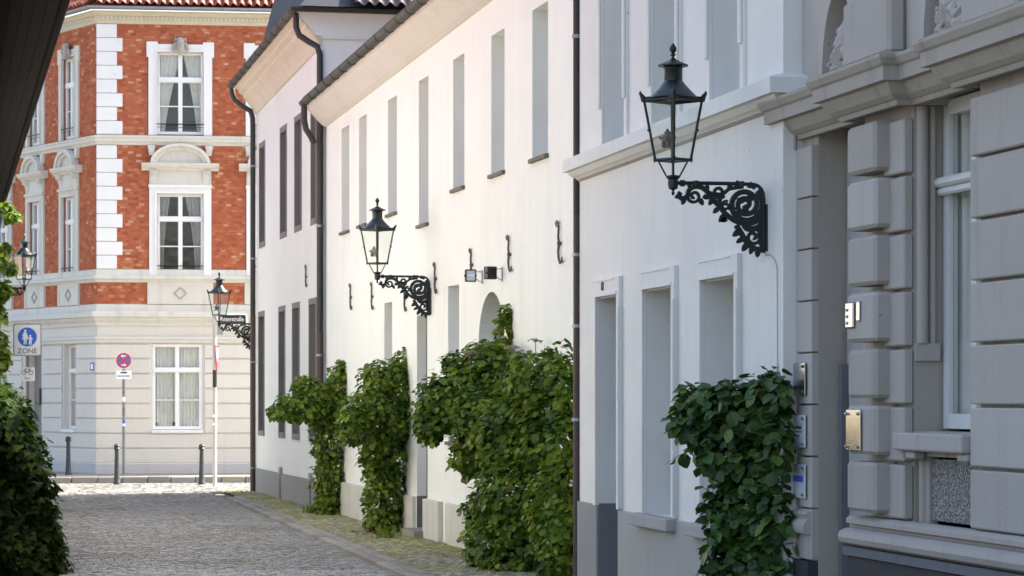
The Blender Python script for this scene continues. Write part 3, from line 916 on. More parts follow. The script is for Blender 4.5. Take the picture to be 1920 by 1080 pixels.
d = MB(); d.tube([FM.w(door[0] + 0.1, -0.24, 1.1), FM.w(door[0] + 0.1, -0.18, 1.1), FM.w(door[0] + 0.2, -0.18, 1.1)], 0.012, 8); d.build('handle', M_STEEL, dd)
d = MB(); d.box(FM, door[0] - 0.12, door[1] + 0.12, -0.24, 0.22, -0.03, 0.12); d.build('door_step', M_KERB, mid)
d = MB(); d.box(FM, au + 0.001, bu - 0.001, -0.31, -0.27, 0.0, 3.58)
for k in range(7): d.cbox(FM, au + 0.05 + k * 0.23, au + 0.26 + k * 0.23, -0.272, -0.25, 0.08, 2.8, 0.008)
d.build('gate', M_SLATEPAINT, mid)
# grey paint on the lower reveals of the door
d = MB(); d.box(FM, door[1] - 0.006, door[1] - 0.002, -0.235, 0.004, 0.13, 0.62); d.build('painted_reveal', M_SLATEPAINT, mid)
# plinth of upright slabs
def plinth_run(u0, u1, w, proud, mat, top=0.61):
    u = u0
    while u < u1 - 0.05:
        l = min(w, u1 - u)
        d = MB(); d.cbox(FM, u + 0.012, u + l - 0.012, 0.002, proud * RND.uniform(0.9, 1.1), -0.04, top, 0.008)
        d.build('plinth_slab', mat, mid)
        u += l
plinth_run(7.5, 9.5, 0.5, 0.075, M_PLINTHP); plinth_run(10.0, 11.25, 0.42, 0.075, M_PLINTHP)
plinth_run(12.2, 16.4, 0.6, 0.06, M_PLINTHP); plinth_run(16.9, 21.5, 0.55, 0.075, M_PLINTHP); plinth_run(0.1, 5.65, 0.6, 0.06, M_PLINTHP)
# iron wall anchors
anch_path = [(0.05, 0.22), (0.075, 0.26), (0.045, 0.285), (0.012, 0.26), (0.0, 0.2), (0.012, 0.08), (-0.008, 0.0), (0.012, -0.1), (0.0, -0.2), (-0.03, -0.25), (-0.07, -0.235), (-0.075, -0.18)]
def anchor(root, fr, u, z, s, flip=1):
    t = MB()
    t.tube([fr.w(u + flip * a * s * 2.3, 0.03, z + c * s) for a, c in anch_path], [0.009, 0.011, 0.014, 0.015, 0.015, 0.015, 0.017, 0.016, 0.015, 0.017, 0.014, 0.009], 8)
    t.box(fr, u - 0.03, u + 0.03, 0.0, 0.045, z - 0.02, z + 0.02)
    t.build('wall_anchor', M_ANCHOR, root, smooth=True)
for (u, z, s) in ((18.5, 3.93, 0.85), (16.2, 3.86, 0.85), (13.04, 3.72, 0.8), (10.48, 3.92, 0.85), (7.79, 4.0, 0.8), (5.33, 4.02, 0.88), (2.51, 4.01, 0.95)):
    anchor(mid, FM, u, z, s)
# cove, gutter, roof; the old eave rises slightly towards the camera
EZ = [0.36, 0.0]; pathM = [FM.xy(-0.3), FM.xy(21.6)]
c = MB(); c.sweep(pathM, [(0, 7.26), (0.03, 7.27), (0.10, 7.32), (0.20, 7.42), (0.30, 7.53), (0.36, 7.60), (0.36, 7.70), (0, 7.72)], EZ); c.build('eaves_cove', M_COVE2, mid)
gz = MB(); gz.sweep([FM.xy(-0.3), FM.xy(21.75)], gutter_profile(0.42, 7.74, 0.085), EZ)
for i in range(24):
    u = 0.2 + i * 0.92; zz = 7.74 + 0.36 * (1 - u / 21.6)
    gz.tube([FM.w(u, 0.42 + 0.091 * cos(a), zz + 0.091 * sin(a)) for a in [pi + k * pi / 8 for k in range(9)]], 0.008, 5)
gz.build('gutter', M_GUTTER, mid, smooth=True)
slate_roof(mid, FM, -0.3, 21.7, 0.44, 7.80, -4.2, 11.9, rows=16, dz=(0.36, 0))
slate_roof(mid, FM, -0.3, 21.5, -8.6, 8.0, -4.2, 11.9, rows=8, dz=(0.3, 0))
b = MB(); b.box(FM, 0.05, 21.5, -8.2, -0.5, -0.05, 7.9)
b.build('body', M_INT, mid)
b = MB(); b.prism(Frame(FM.xy(0), FM.n, FM.d), [(-8.2, 7.9), (-0.0, 7.9), (-4.2, 11.7)], 0.0, 21.5); b.build('gable', M_WARM, mid)

# ------------------------------------------------------------------ far white house
far = thing('plastered_house', 'tall white house at the far end with dark grey window surrounds and curved eaves', 'house', FF.w(5, 0, 0))
fu = [(8.85, 9.95), (5.15, 6.25), (2.85, 3.95), (0.72, 1.55)]
fl = [(8.95, 10.1), (5.4, 6.5), (3.15, 4.3), (0.75, 1.82)]
holes = [(a, c, 5.50, 7.86, 0.26) for a, c in fu] + [(a, c, 1.29, 4.08, 0.26) for a, c in fl]
b = MB(); b.wall(FF, 0.0, 10.45, -0.05, 9.3, holes, 0.5); b.build('wall', M_FAR, far)
for lst, z0, z1 in ((fu, 5.5, 7.86), (fl, 1.29, 4.08)):
    for a, c in lst:
        w = add_window(far, FF, a + 0.1, c - 0.1, z0 + 0.13, z1 - 0.12, -0.2, transom=(z1 - 0.85, z1 - 0.77))
        w.data.materials[0] = M_REVEAL
        s = MB()
        s.box(FF, a + 0.001, a + 0.10, -0.25, 0.012, z0, z1); s.box(FF, c - 0.10, c - 0.001, -0.25, 0.012, z0, z1)
        s.box(FF, a + 0.10, c - 0.10, -0.25, 0.010, z1 - 0.12, z1 - 0.001); s.box(FF, a + 0.10, c - 0.10, -0.25, 0.02, z0 + 0.001, z0 + 0.12)
        s.build('window_surround', M_REVEAL, far)
# near end wall, seen above the middle house's roof
FE = Frame(FF.xy(0), (-FF.n[0], -FF.n[1]), (-FF.d[0], -FF.d[1]))
b = MB(); b.wall(FE, -0.003, 9.0, -0.05, 9.43, (), 0.45, n=0.004); b.build('end_wall', M_FAR, far)
b = MB(); b.box(FF, 0.46, 10.40, -9.0, -0.5, -0.05, 9.5); b.build('body', M_INT, far)
b = MB(); b.box(FF, 10.405, 10.45, -9.0, -0.51, -0.05, 9.5); b.build('end_wall', M_FAR, far)
pl = MB(); pl.cbox(FF, 0.0, 5.83, 0.002, 0.035, -0.04, 0.55, 0.006); pl.build('plinth', M_PLINTH, far)
pl = MB(); pl.cbox(FF, 6.15, 10.42, 0.002, 0.035, -0.04, 0.55, 0.006); pl.build('plinth', M_PLINTH, far)
for u in (5.99, 1.4):
    v = MB(); v.cbox(FF, u - 0.14, u + 0.14, 0.03, 0.06, 0.53, 0.68, 0.006); v.build('vent_cap', M_PLINTHB, far)
    v = MB(); v.box(FF, u - 0.13, u + 0.13, 0.036, 0.042, -0.02, 0.52); v.build('vent_slot', M_PIPEB, far)
anchor(far, FF, 2.08, 4.53, 0.8)
# cove and gutter, mitred round the near corner
EZF = [0.24, 0.0]
c = MB(); c.sweep([FF.xy(-0.004), FF.xy(10.5)], [(0, 8.58), (0.03, 8.585), (0.05, 8.63), (0.10, 8.72), (0.19, 8.84), (0.30, 8.95), (0.31, 9.0), (0.40, 9.06), (0.41, 9.12), (0.50, 9.17), (0.50, 9.25), (0, 9.28)], EZF); c.build('eaves_cove', M_COVE, far)
d = MB(); d.prism(FE, [(0.0, 8.99), (9.0, 8.99), (9.0, 9.44), (-0.50, 9.44), (-0.50, 9.36), (-0.36, 9.30), (-0.26, 9.2), (-0.13, 9.02)], 0.006, 0.04); d.cbox(FE, 0.0, 9.0, 0.005, 0.06, 8.95, 8.988, 0.006); d.build('end_fascia', M_FAR, far)
d = MB(); d.box(FE, -0.47, 9.0, 0.041, 0.20, 9.441, 9.48); d.build('end_soffit', M_FAR, far)
gz = MB(); gz.sweep([FE.xy(8.6, 0.0), FE.xy(-0.63, 0.0)], gutter_profile(0.2, 9.51, 0.085)); gz.sweep([FF.xy(-0.28), FF.xy(10.85)], gutter_profile(0.55, 9.27, 0.085), EZF)
for i in range(12):
    u = 0.1 + i * 0.9; zz = 9.27 + 0.24 * (1 - u / 10.5)
    gz.tube([FF.w(u, 0.55 + 0.091 * cos(a), zz + 0.091 * sin(a)) for a in [pi + k * pi / 8 for k in range(9)]], 0.008, 5)
gz.build('gutter', M_GUTTER, far, smooth=True)
slate_roof(far, FF, 1.2, 10.0, 0.1, 9.45, -0.55, 11.9, 'mansard_roof', rows=8)
b = MB(); b.prism(Frame(FF.xy(0), FF.n, FF.d), [(0.30, 9.52), (0.05, 9.6), (-0.55, 11.85), (-4.5, 13.0), (-8.5, 11.85), (-9.0, 9.4)], 1.35, 9.95); b.build('roof', M_SLATE, far)
# tiled hip over the near end
b = MB()
b.face([FE.w(-0.5, 0.5, 9.5), FE.w(9.0, 0.5, 9.5), FE.w(6.0, -2.2, 12.2), FE.w(2.0, -2.2, 12.2)]); b.face([FE.w(-0.5, 0.5, 9.5), FE.w(2.0, -2.2, 12.2), FF.w(1.4, -0.3, 9.6)])
b.build('hip_roof', M_SLATE, far)
pantiles(far, FE, 0.55, 4.4, 0.56, 9.52, radians(45), 3, PANTILE_D)

# downpipes of the far house
e0 = Vector(FF.w(10.55, 0.55, 9.16))
pts = [tuple(e0), FF.w(10.52, 0.53, 9.0), FF.w(10.5, 0.48, 8.9), FF.w(10.48, 0.30, 8.75), FF.w(10.46, 0.14, 8.66), FF.w(10.45, 0.09, 8.5), FF.w(10.45, 0.085, 8.3)]
pipe(far, pts + [FF.w(10.45, 0.085, 4.0)], 0.06, M_PIPE, clips=(7.4, 5.3))
pipe(far, [FF.w(10.45, 0.085, 4.0), FF.w(10.45, 0.085, 0.0)], 0.064, M_PIPEB, clips=(2.95, 0.55))
pts = [FF.w(0.0, 0.5, 9.42), FF.w(-0.02, 0.5, 9.15), FF.w(-0.02, 0.44, 9.0), FF.w(-0.03, 0.25, 8.88), FF.w(-0.03, 0.1, 8.8), FF.w(-0.03, 0.05, 8.65), FF.w(-0.03, 0.05, 8.4), FF.w(-0.03, 0.05, 3.4)]
pipe(far, pts, 0.06, M_PIPE, clips=(7.6, 5.4))
pipe(far, [FF.w(-0.03, 0.05, 3.4), FF.w(-0.03, 0.05, 0.0)], 0.064, M_PIPEB, clips=(2.95, 0.8))
# outlet from the middle house's gutter
pipe(mid, [FM.w(21.6, 0.42, 7.66), FM.w(21.6, 0.42, 7.4), FM.w(21.62, 0.38, 7.22), FM.w(21.66, 0.28, 7.08), FM.w(21.66, 0.22, 6.95)], 0.058, M_PIPE)

# ------------------------------------------------------------------ near white house
near = thing('plastered_house', 'cool white house on the right with deep framed openings and a stepped string course', 'house', FB.w(4, 0, 0))
bu_ = [(5.64, 6.67), (3.45, 4.46), (1.23, 2.25)]
gl = [(3.62, 4.78, 0.98, 3.25), (1.38, 2.54, 0.98, 3.25)]
gd = (5.93, 6.93, 0.0, 3.25)
holes = [(a, c, 4.86, 7.4, 0.34) for a, c in bu_] + [(a, c, z0, z1, 0.62) for a, c, z0, z1 in gl] + [(*gd, 0.55)]
b = MB(); b.wall(FB, 0.0, 7.9, -0.05, 10.6, holes, 0.79); b.build('wall', M_COOL, near)
b = MB(); b.box(FB, 0.05, 7.85, -9.0, -0.80, -0.05, 10.5); b.build('body', M_INT, near)
for a, c in bu_:
    add_window(near, FB, a, c, 4.86, 7.4, -0.27, curtain='drape', transom=(6.5, 6.58))
    for uu, w in ((a, -1), (c, 1)):
        s = MB(); u0, u1 = (uu - 0.11, uu + 0.0) if w < 0 else (uu, uu + 0.11)
        s.box(FB, u0, u1, 0.002, 0.03, 4.86, 7.5)
        s.cbox(FB, u0 + 0.02, u1 - 0.02, 0.03, 0.06, 5.25, 7.5, 0.01)
        s.build('window_surround', M_COOL, near)
for (a, c, z0, z1) in gl + [gd]:
    isdoor = z0 == 0.0
    s = MB()
    bot = 1.0 if not isdoor else 0.98
    s.box(FB, a - 0.12, a, 0.002, 0.045, bot, 3.25); s.box(FB, c, c + 0.12, 0.002, 0.045, bot, 3.25)
    s.box(FB, a - 0.12, c + 0.12, 0.002, 0.045, 3.25, 3.42)
    s.box(FB, a - 0.02, c + 0.02, 0.046, 0.058, 3.232, 3.26)
    s.box(FB, a - 0.135, a - 0.10, 0.046, 0.062, bot, 3.1)
    s.box(FB, a + 0.1, c + 0.02, 0.046, 0.054, 3.395, 3.41)
    s.build('window_surround' if not isdoor else 'door_surround', M_COOL, near)
    s = MB(); s.box(FB, a + 0.0, c - 0.0, -0.33, -0.004, 3.215, 3.248); s.build('lintel_moulding', M_COVE2, near)
    if not isdoor:
        add_window(near, FB, a + 0.002, c - 0.002, z0, z1 - 0.04, -0.53, curtain='drape', transom=(2.45, 2.53))
        s = MB(); s.cbox(FB, a - 0.14, c + 0.28, -0.02, 0.13, 0.86, 0.98, 0.008); s.build('sill', M_PLINTHB, near)
d = MB(); d.box(FB, gd[0] + 0.002, gd[1] - 0.002, -0.54, -0.48, 0.05, 3.2)
for (z0, z1) in ((0.25, 1.0), (1.15, 2.1), (2.4, 3.05)):
    for (x0, x1) in ((0.1, 0.45), (0.55, 0.9)): d.cbox(FB, gd[0] + x0, gd[0] + x1, -0.482, -0.46, z0, z1, 0.01)
dd = d.build('door', M_DOOR, near)
d = MB(); d.tube([FB.w(gd[0] + 0.08, -0.48, 1.1), FB.w(gd[0] + 0.08, -0.42, 1.1), FB.w(gd[0] + 0.2, -0.42, 1.1)], 0.012, 8); d.build('handle', M_STEEL, dd)
d = MB(); d.box(FB, gd[1] - 0.006, gd[1] - 0.001, -0.475, 0.003, 0.0, 1.0); d.build('painted_reveal', M_SLATEPAINT, near)
d = MB(); d.cbox(FB, gd[1] - 0.05, gd[1] - 0.008, -0.27, -0.20, 1.22, 1.5, 0.006); d.build('letter_box', M_GREYBOX, near)
d = MB(); d.cbox(FB, gd[0] + 0.1, gd[0] + 0.2, -0.10, -0.02, 2.98, 3.2, 0.012); d.build('door_lamp', M_WHITE, near)
for u0, u1 in ((-0.0, 5.92), (6.94, 7.9)):
    d = MB(); d.cbox(FB, u0, u1, 0.0035, 0.03, -0.04, 0.99 if u0 > 1 else 0.97, 0.006); d.build('plinth', M_PLINTHB if u0 < 1 else M_PLINTH, near)
text_mesh('12', 0.13, M_ANCHOR, 'house_number', near, facing(FB, 6.55, 0.05, 3.335), 0.006)
# string course with a shallow step
FBE = Frame(FB.xy(0), (-FB.n[0], -FB.n[1]), (-FB.d[0], -FB.d[1]))
FBX = Frame(FB.xy(7.9), (-FB.n[0], -FB.n[1]), FB.d)
pathB = [FBE.xy(0.6), FB.xy(0), FB.xy(7.9), FBX.xy(0.5)]
c = MB(); c.sweep(pathB, [(0, 4.585), (0.03, 4.588), (0.04, 4.60), (0.08, 4.62), (0.11, 4.655), (0.115, 4.67), (0.165, 4.675), (0.165, 4.805), (0.14, 4.82), (0, 4.86)]); c.build('string_course', M_COOL, near)
c = MB(); c.sweep(pathB, [(0.0, 4.562), (0.012, 4.565), (0.025, 4.584), (0, 4.586)]); c.build('stained_moulding', M_STONED, near)
c = MB(); c.sweep(pathB, [(0, 10.1), (0.1, 10.2), (0.35, 10.4), (0.35, 10.6), (0, 10.65)]); c.build('eaves_cornice', M_COOL, near)
b = MB(); b.prism(Frame(FB.xy(0), FB.n, FB.d), [(0.4, 10.6), (-9.0, 10.6), (-4.5, 14.0)], 0.0, 7.9); b.build('roof', M_SLATE, near)
pp = FB.xy(7.97, 0.02)
pipe(near, [(pp[0], pp[1], 10.3), (pp[0], pp[1], 4.2), ], 0.040, M_PIPE, clips=(6.2,))
pipe(near, [(pp[0], pp[1], 4.2), (pp[0], pp[1], 0.0)], 0.039, M_PIPEB, clips=(3.75, 2.95, 1.9))
# cable from the lantern bracket
c = MB(); c.tube([FB.w(0.5, 0.02, 3.4), FB.w(0.47, 0.014, 3.36), FB.w(0.36, 0.012, 3.36), FB.w(0.2, 0.012, 3.30), FB.w(0.14, 0.012, 3.24), FB.w(0.13, 0.012, 2.2)], 0.0045, 6); c.build('cable', M_GREYBOX, near)
c = MB(); c.tube([FM.w(11.25, 0.012, 3.4), FM.w(11.24, 0.012, 2.4), FM.w(11.2, 0.012, 1.2), FM.w(11.22, 0.012, 0.62)], 0.007, 6); c.build('cable', M_ANCHOR, mid)

# ------------------------------------------------------------------ rusticated stone house
sto = thing('stone_house', 'grey rusticated stone house at the right edge with heavy blocks and a moulded cornice', 'house', FC.w(3, 0, 0))
holesC = [(4.28, 5.44, 0.0, 4.36, 0.34), (1.85, 3.17, 1.9, 4.36, 0.36), (1.85, 3.17, 1.2, 1.72, 0.16)]
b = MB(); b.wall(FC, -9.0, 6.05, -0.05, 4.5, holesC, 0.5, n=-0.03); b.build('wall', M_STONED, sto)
b = MB(); b.box(FC, -8.9, 6.0, -9.0, -0.55, -0.05, 13.5); b.build('body', M_INT, sto)
jz = [0.79 + 0.4265 * i for i in range(10)]          # bed joints
def course(u0, u1, n0, n1, z0, z1, c=0.02, name='stone_block', mat=None):
    d = MB(); d.cbox(FC, u0, u1, n0, n1, z0, z1, c); return d.build(name, mat or M_STONE, sto)
zb = [1.235 + 0.4275 * i for i in range(-1, 8)]
for i in range(8):
    z0, z1 = zb[i], min(zb[i + 1], 4.36)
    if z1 < 1.0: continue
    # pier beyond the doorway, wrapping into its reveal
    course(5.442, 6.03, -0.34, 0.03, z0 + 0.006, z1 - 0.006, 0.007)
    # pier between the doorway and the window
    if i >= 1:
        course(3.18, 3.62, -0.029, 0.05, z0 + 0.014, z1 - 0.014, 0.012)
        if z1 < 4.3:
            d = 0.02 if i % 2 else 0.0
            course(3.47 + d, 4.12, -0.029, 0.17 + RND.uniform(-0.006, 0.006), z0 + 0.055 if i != 1 else z0 + 0.045, z1 - 0.002, 0.026)
        else: course(3.63, 4.27, -0.029, 0.08, z0 + 0.014, z1 - 0.014, 0.02)
        # large flat blocks on the right
        course(0.0, 1.84, -0.029, 0.05, z0 + 0.012, z1 - 0.012, 0.010)
        for k in range(1, 4): course(-1.6 * k, -1.6 * k + 1.57, -0.029, 0.05, z0 + 0.014, z1 - 0.014, 0.016)
# doorway back
d = MB(); d.box(FC, 4.29, 5.43, -0.33, -0.27, 0.0, 4.3)
for (z0, z1) in ((0.3, 1.1), (1.25, 2.3)):
    for (x0, x1) in ((0.1, 0.52), (0.6, 1.02)): d.cbox(FC, 4.29 + x0, 4.29 + x1, -0.272, -0.245, z0, z1, 0.012)
dd = d.build('door', simple('bounce_door_paint', (0.36, 0.345, 0.33), 0.5), sto)  # hidden door, lightened so it bounces light onto the pier reveal
d = MB(); d.box(FC, 5.36, 5.438, -0.268, -0.20, 0.0, 2.42); d.build('gate_post', M_SLATEPAINT, sto)
# window in the recess with moulded jambs
w = add_window(sto, FC, 1.87, 3.15, 1.92, 4.34, -0.25, t=0.11, transom=(3.66, 3.78), curtain='net', cm=M_CURT2, mull=1, mw=0.1)
w.data.materials[0] = M_PALE
d = MB(); d.cbox(FC, 1.86, 3.16, -0.249, -0.17, 3.70, 3.77, 0.02); d.cbox(FC, 1.86, 3.16, -0.249, -0.2, 3.64, 3.70, 0.015); d.build('transom_ledge', M_PALE, sto)
for (ua, sg) in ((3.165, 1), (1.855, -1)):
    d = MB()
    d.tube([FC.w(ua - sg * 0.012, -0.085, 2.55), FC.w(ua - sg * 0.012, -0.085, 4.36)], 0.042, 14)
    d.tube([FC.w(ua - sg * 0.006, -0.17, 2.55), FC.w(ua - sg * 0.006, -0.17, 4.36)], 0.024, 12)
    d.box(FC, min(ua, ua - sg * 0.03), max(ua, ua - sg * 0.03), -0.22, -0.03, 2.42, 2.55)
    d.build('jamb_moulding', M_STONE, sto, smooth=True)
d = MB(); d.cbox(FC, 1.86, 3.26, -0.3, 0.11, 1.76, 1.89, 0.012); d.build('sill', M_STONE, sto)
for u in (3.0, 1.95):
    d = MB(); d.cbox(FC, u - 0.09, u + 0.09, -0.02, 0.07, 1.70, 1.755, 0.01); d.build('sill_console', M_STONE, sto)
d = MB(); d.box(FC, 1.9, 2.98, -0.17, -0.10, 1.25, 1.70); d.build('vermiculated_panel', M_VERM, sto)
d = MB(); d.cbox(FC, 2.98, 3.16, -0.16, -0.06, 1.2, 1.74, 0.02); d.tube([FC.w(3.05, -0.06, 1.2), FC.w(3.05, -0.06, 1.72)], 0.035, 12); d.build('panel_frame', M_STONE, sto)
# base mouldings
base_path = [FC.xy(-9.0), FC.xy(4.29)]
d = MB(); d.sweep(base_path, [(-0.02, 1.235), (0.09, 1.232), (0.12, 1.21), (0.12, 1.175), (0.06, 1.16), (0.07, 1.14), (0.13, 1.135), (0.175, 1.11), (0.19, 1.07), (0.175, 1.03), (0.13, 1.005), (-0.02, 1.0)]); d.build('base_moulding', M_STONE, sto, smooth=True)
d = MB(); d.sweep(base_path, [(-0.02, 0.999), (0.15, 0.998), (0.15, 0.93), (-0.02, 0.92)]); d.build('plinth_cap', M_BASETOP, sto)
d = MB(); d.box(FC, -9.0, 4.26, -0.029, 0.12, -0.05, 0.92); d.build('plinth', M_DARKBASE, sto)
d = MB(); d.box(FC, 5.45, 6.04, -0.3, 0.06, -0.05, 0.8); d.build('plinth', M_DARKBASE, sto)
pb = [FC.xy(5.45, -0.30), FC.xy(5.445, 0.0), FC.xy(6.04, 0.0)]
d = MB(); d.sweep([FC.xy(5.45), FC.xy(6.04)], [(-0.02, 1.22), (0.05, 1.215), (0.08, 1.19), (0.05, 1.15), (0.09, 1.12), (0.10, 1.07), (0.08, 1.03), (-0.02, 1.02)]); d.build('base_moulding', M_STONE, sto, smooth=True)
# entablature breaking forward over the piers
def ent(u0, u1, base, name='cornice'):
    d = MB()
    prof = [(-0.02, 4.30), (0.02, 4.30), (0.035, 4.335), (0.05, 4.34), (0.09, 4.37), (0.13, 4.43), (0.135, 4.455), (0.19, 4.46), (0.19, 4.56), (0.21, 4.575), (0.235, 4.62), (0.235, 4.645), (-0.02, 4.70)]
    d.sweep([FC.xy(u0, -0.4), FC.xy(u0, base), FC.xy(u1, base), FC.xy(u1, -0.4)], prof)
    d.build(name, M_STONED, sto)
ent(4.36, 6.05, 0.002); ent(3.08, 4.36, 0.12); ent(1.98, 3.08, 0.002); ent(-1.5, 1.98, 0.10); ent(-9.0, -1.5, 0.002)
# storey above: wall with arched niches holding shell ornament
nich = [(4.52, 5.32), (2.1, 2.95)]
hs = [(a, c, 4.68, 5.45, 0.3, 'arch') for a, c in nich]
b = MB(); b.wall(FC, -9.0, 6.05, 4.6, 13.6, hs, 0.5, n=-0.02)
for a, c in nich:
    cu = (a + c) / 2; rad = (c - a) / 2; spring = 4.75; N = 14
    ap = [(cu + rad * cos(pi - pi * i / N), spring + (5.42 - spring) * sin(pi * i / N)) for i in range(N + 1)]
    for i in range(N):
        p, q = ap[i], ap[i + 1]
        b.face([FC.w(p[0], -0.02, p[1]), FC.w(q[0], -0.02, q[1]), FC.w(q[0], -0.02, 5.45), FC.w(p[0], -0.02, 5.45)])
        b.face([FC.w(p[0], -0.02, p[1]), FC.w(q[0], -0.02, q[1]), FC.w(q[0], -0.32, q[1]), FC.w(p[0], -0.32, p[1])])
    for uu in (a, c): b.face([FC.w(uu, -0.02, 4.6), FC.w(uu, -0.02, spring), FC.w(uu, -0.32, spring), FC.w(uu, -0.32, 4.6)])
b.build('upper_wall', M_STONE, sto)
for a, c in nich:
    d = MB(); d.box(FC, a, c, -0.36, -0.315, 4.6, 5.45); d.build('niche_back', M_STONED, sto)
    cu = (a + c) / 2
    d = MB()
    for k in range(9):
        th = radians(20 + k * 17.5); L = 0.40 + 0.05 * (k % 2)
        p0 = FC.w(cu, -0.2, 4.72); p1 = FC.w(cu + cos(th) * L * 0.5 * 0.9, -0.06, 4.72 + sin(th) * L * 0.62); p2 = FC.w(cu + cos(th) * L * 0.9, -0.15, 4.72 + sin(th) * L * 1.15)
        d.tube([p0, p1, p2], [0.03, 0.06, 0.03], 7)
    for k in range(16):
        th = RND.uniform(0.1, 3.0); L = RND.uniform(0.1, 0.36)
        p = Vector(FC.w(cu + cos(th) * L, -0.08 + RND.uniform(-0.03, 0.05), 4.74 + sin(th) * L * 1.3))
        a2 = RND.uniform(0, 6.3); e = 0.055
        d.tube([p, p + Vector((0.03, cos(a2) * e, sin(a2) * e)), p + Vector((-0.02, cos(a2 + 1) * e * 1.4, sin(a2 + 1) * e * 1.4))], [0.035, 0.03, 0.012], 6)
    d.lathe([(0.05, 4.95), (0.075, 5.0), (0.08, 5.06), (0.06, 5.13), (0.02, 5.17)], FC.w(cu, -0.1, 0), 12)
    d.build('shell_ornament', M_STONE, sto, smooth=True)
for (u0, u1) in ((3.3, 4.35),):
    d = MB(); d.cbox(FC, u0, u1, -0.019, 0.13, 4.71, 5.22, 0.03); d.build('stone_block', M_STONE, sto)
    d = MB(); d.cbox(FC, u0, u1, -0.019, 0.13, 5.28, 5.9, 0.03); d.build('stone_block', M_STONE, sto)
d = MB(); d.cbox(FC, 0.9, 1.9, -0.019, 0.10, 4.71, 5.5, 0.03); d.build('stone_block', M_STONE, sto)
b = MB(); b.prism(Frame(FC.xy(0), FC.n, FC.d), [(0.5, 13.6), (-9.0, 13.6), (-4.5, 16.5)], -9.0, 6.0); b.build('roof', M_SLATE, sto)

# plates and boxes fixed to the stone house
def plaque(fr, u, z, w, hgt, n, mat, label, name='plaque', marks=()):
    r = thing(name, label, 'plaque', fr.w(u, n, z - hgt / 2))
    d = MB(); d.cbox(fr, u - w / 2, u + w / 2, n, n + 0.012, z - hgt / 2, z + hgt / 2, 0.003); d.build('plate', mat, r)
    for a in (-1, 1):
        for c in (-1, 1):
            p = fr.w(u + a * (w / 2 - 0.03), n + 0.012, z + c * (hgt / 2 - 0.03))
            s = MB(); q = fr.w(u + a * (w / 2 - 0.03), n + 0.03, z + c * (hgt / 2 - 0.03)); s.tube([p, q], 0.012, 8); s.build('screw', M_STEEL if mat is not M_STEEL else M_ANCHOR, r, smooth=True)
    for (du, dz, ww, hh, mm) in marks:
        s = MB(); s.box(fr, u + du - ww / 2, u + du + ww / 2, n + 0.0125, n + 0.014, z + dz - hh / 2, z + dz + hh / 2); s.build('printed_mark', mm, r)
    return r
plaque(FC, 5.75, 2.30, 0.42, 0.27, 0.045, M_STEEL, 'mirror bright metal plaque, topmost of three on the pier by the bush')
plaque(FC, 5.75, 1.87, 0.42, 0.27, 0.045, M_PLAQUE, 'pale plaque with dark lines, middle of three beside the bush', marks=[(-0.02, 0.03, 0.22, 0.012, M_SBLACK), (0, -0.005, 0.26, 0.012, M_SLATEPAINT), (0.03, -0.04, 0.2, 0.012, M_SBLACK)])
plaque(FC, 5.75, 1.455, 0.42, 0.28, 0.045, M_PLAQUE, 'pale plaque with a blue band, lowest of three beside the bush', marks=[(0.0, 0.02, 0.34, 0.05, M_SBLUE)])
plaque(FC, 3.92, 1.90, 0.33, 0.31, 0.18, M_MIRROR, 'golden mirror plaque on the protruding door block')
r = thing('intercom', 'small steel intercom box on the protruding block beside the doorway', 'intercom', FC.w(4.12, 0.18, 2.7))
d = MB(); d.cbox(FC, 3.90, 4.08, 0.178, 0.20, 2.68, 2.88, 0.01); d.build('housing', M_STEEL, r)
d = MB(); d.cbox(FC, 3.77, 3.85, 0.178, 0.19, 2.73, 2.88, 0.008); d.build('bell_plate', M_STEEL, r)
for k in range(3):
    d = MB(); d.tube([FC.w(4.03, 0.199, 2.72 + k * 0.05), FC.w(4.03, 0.208, 2.72 + k * 0.05)], 0.012, 8); d.build('button', M_GREYBOX, r)
r = thing('wall_light', 'small pale light fitting high on the stone pier under the cornice', 'wall light', FC.w(5.9, 0.04, 4.26))
d = MB(); d.cbox(FC, 5.82, 5.98, 0.035, 0.06, 4.22, 4.36, 0.006); d.build('mount', M_STONE, r)
d = MB(); d.tube([FC.w(5.9, 0.085, 4.25), FC.w(5.9, 0.085, 4.36)], [0.032, 0.036], 12); d.build('glass_cover', M_SWHITE, r, smooth=True)

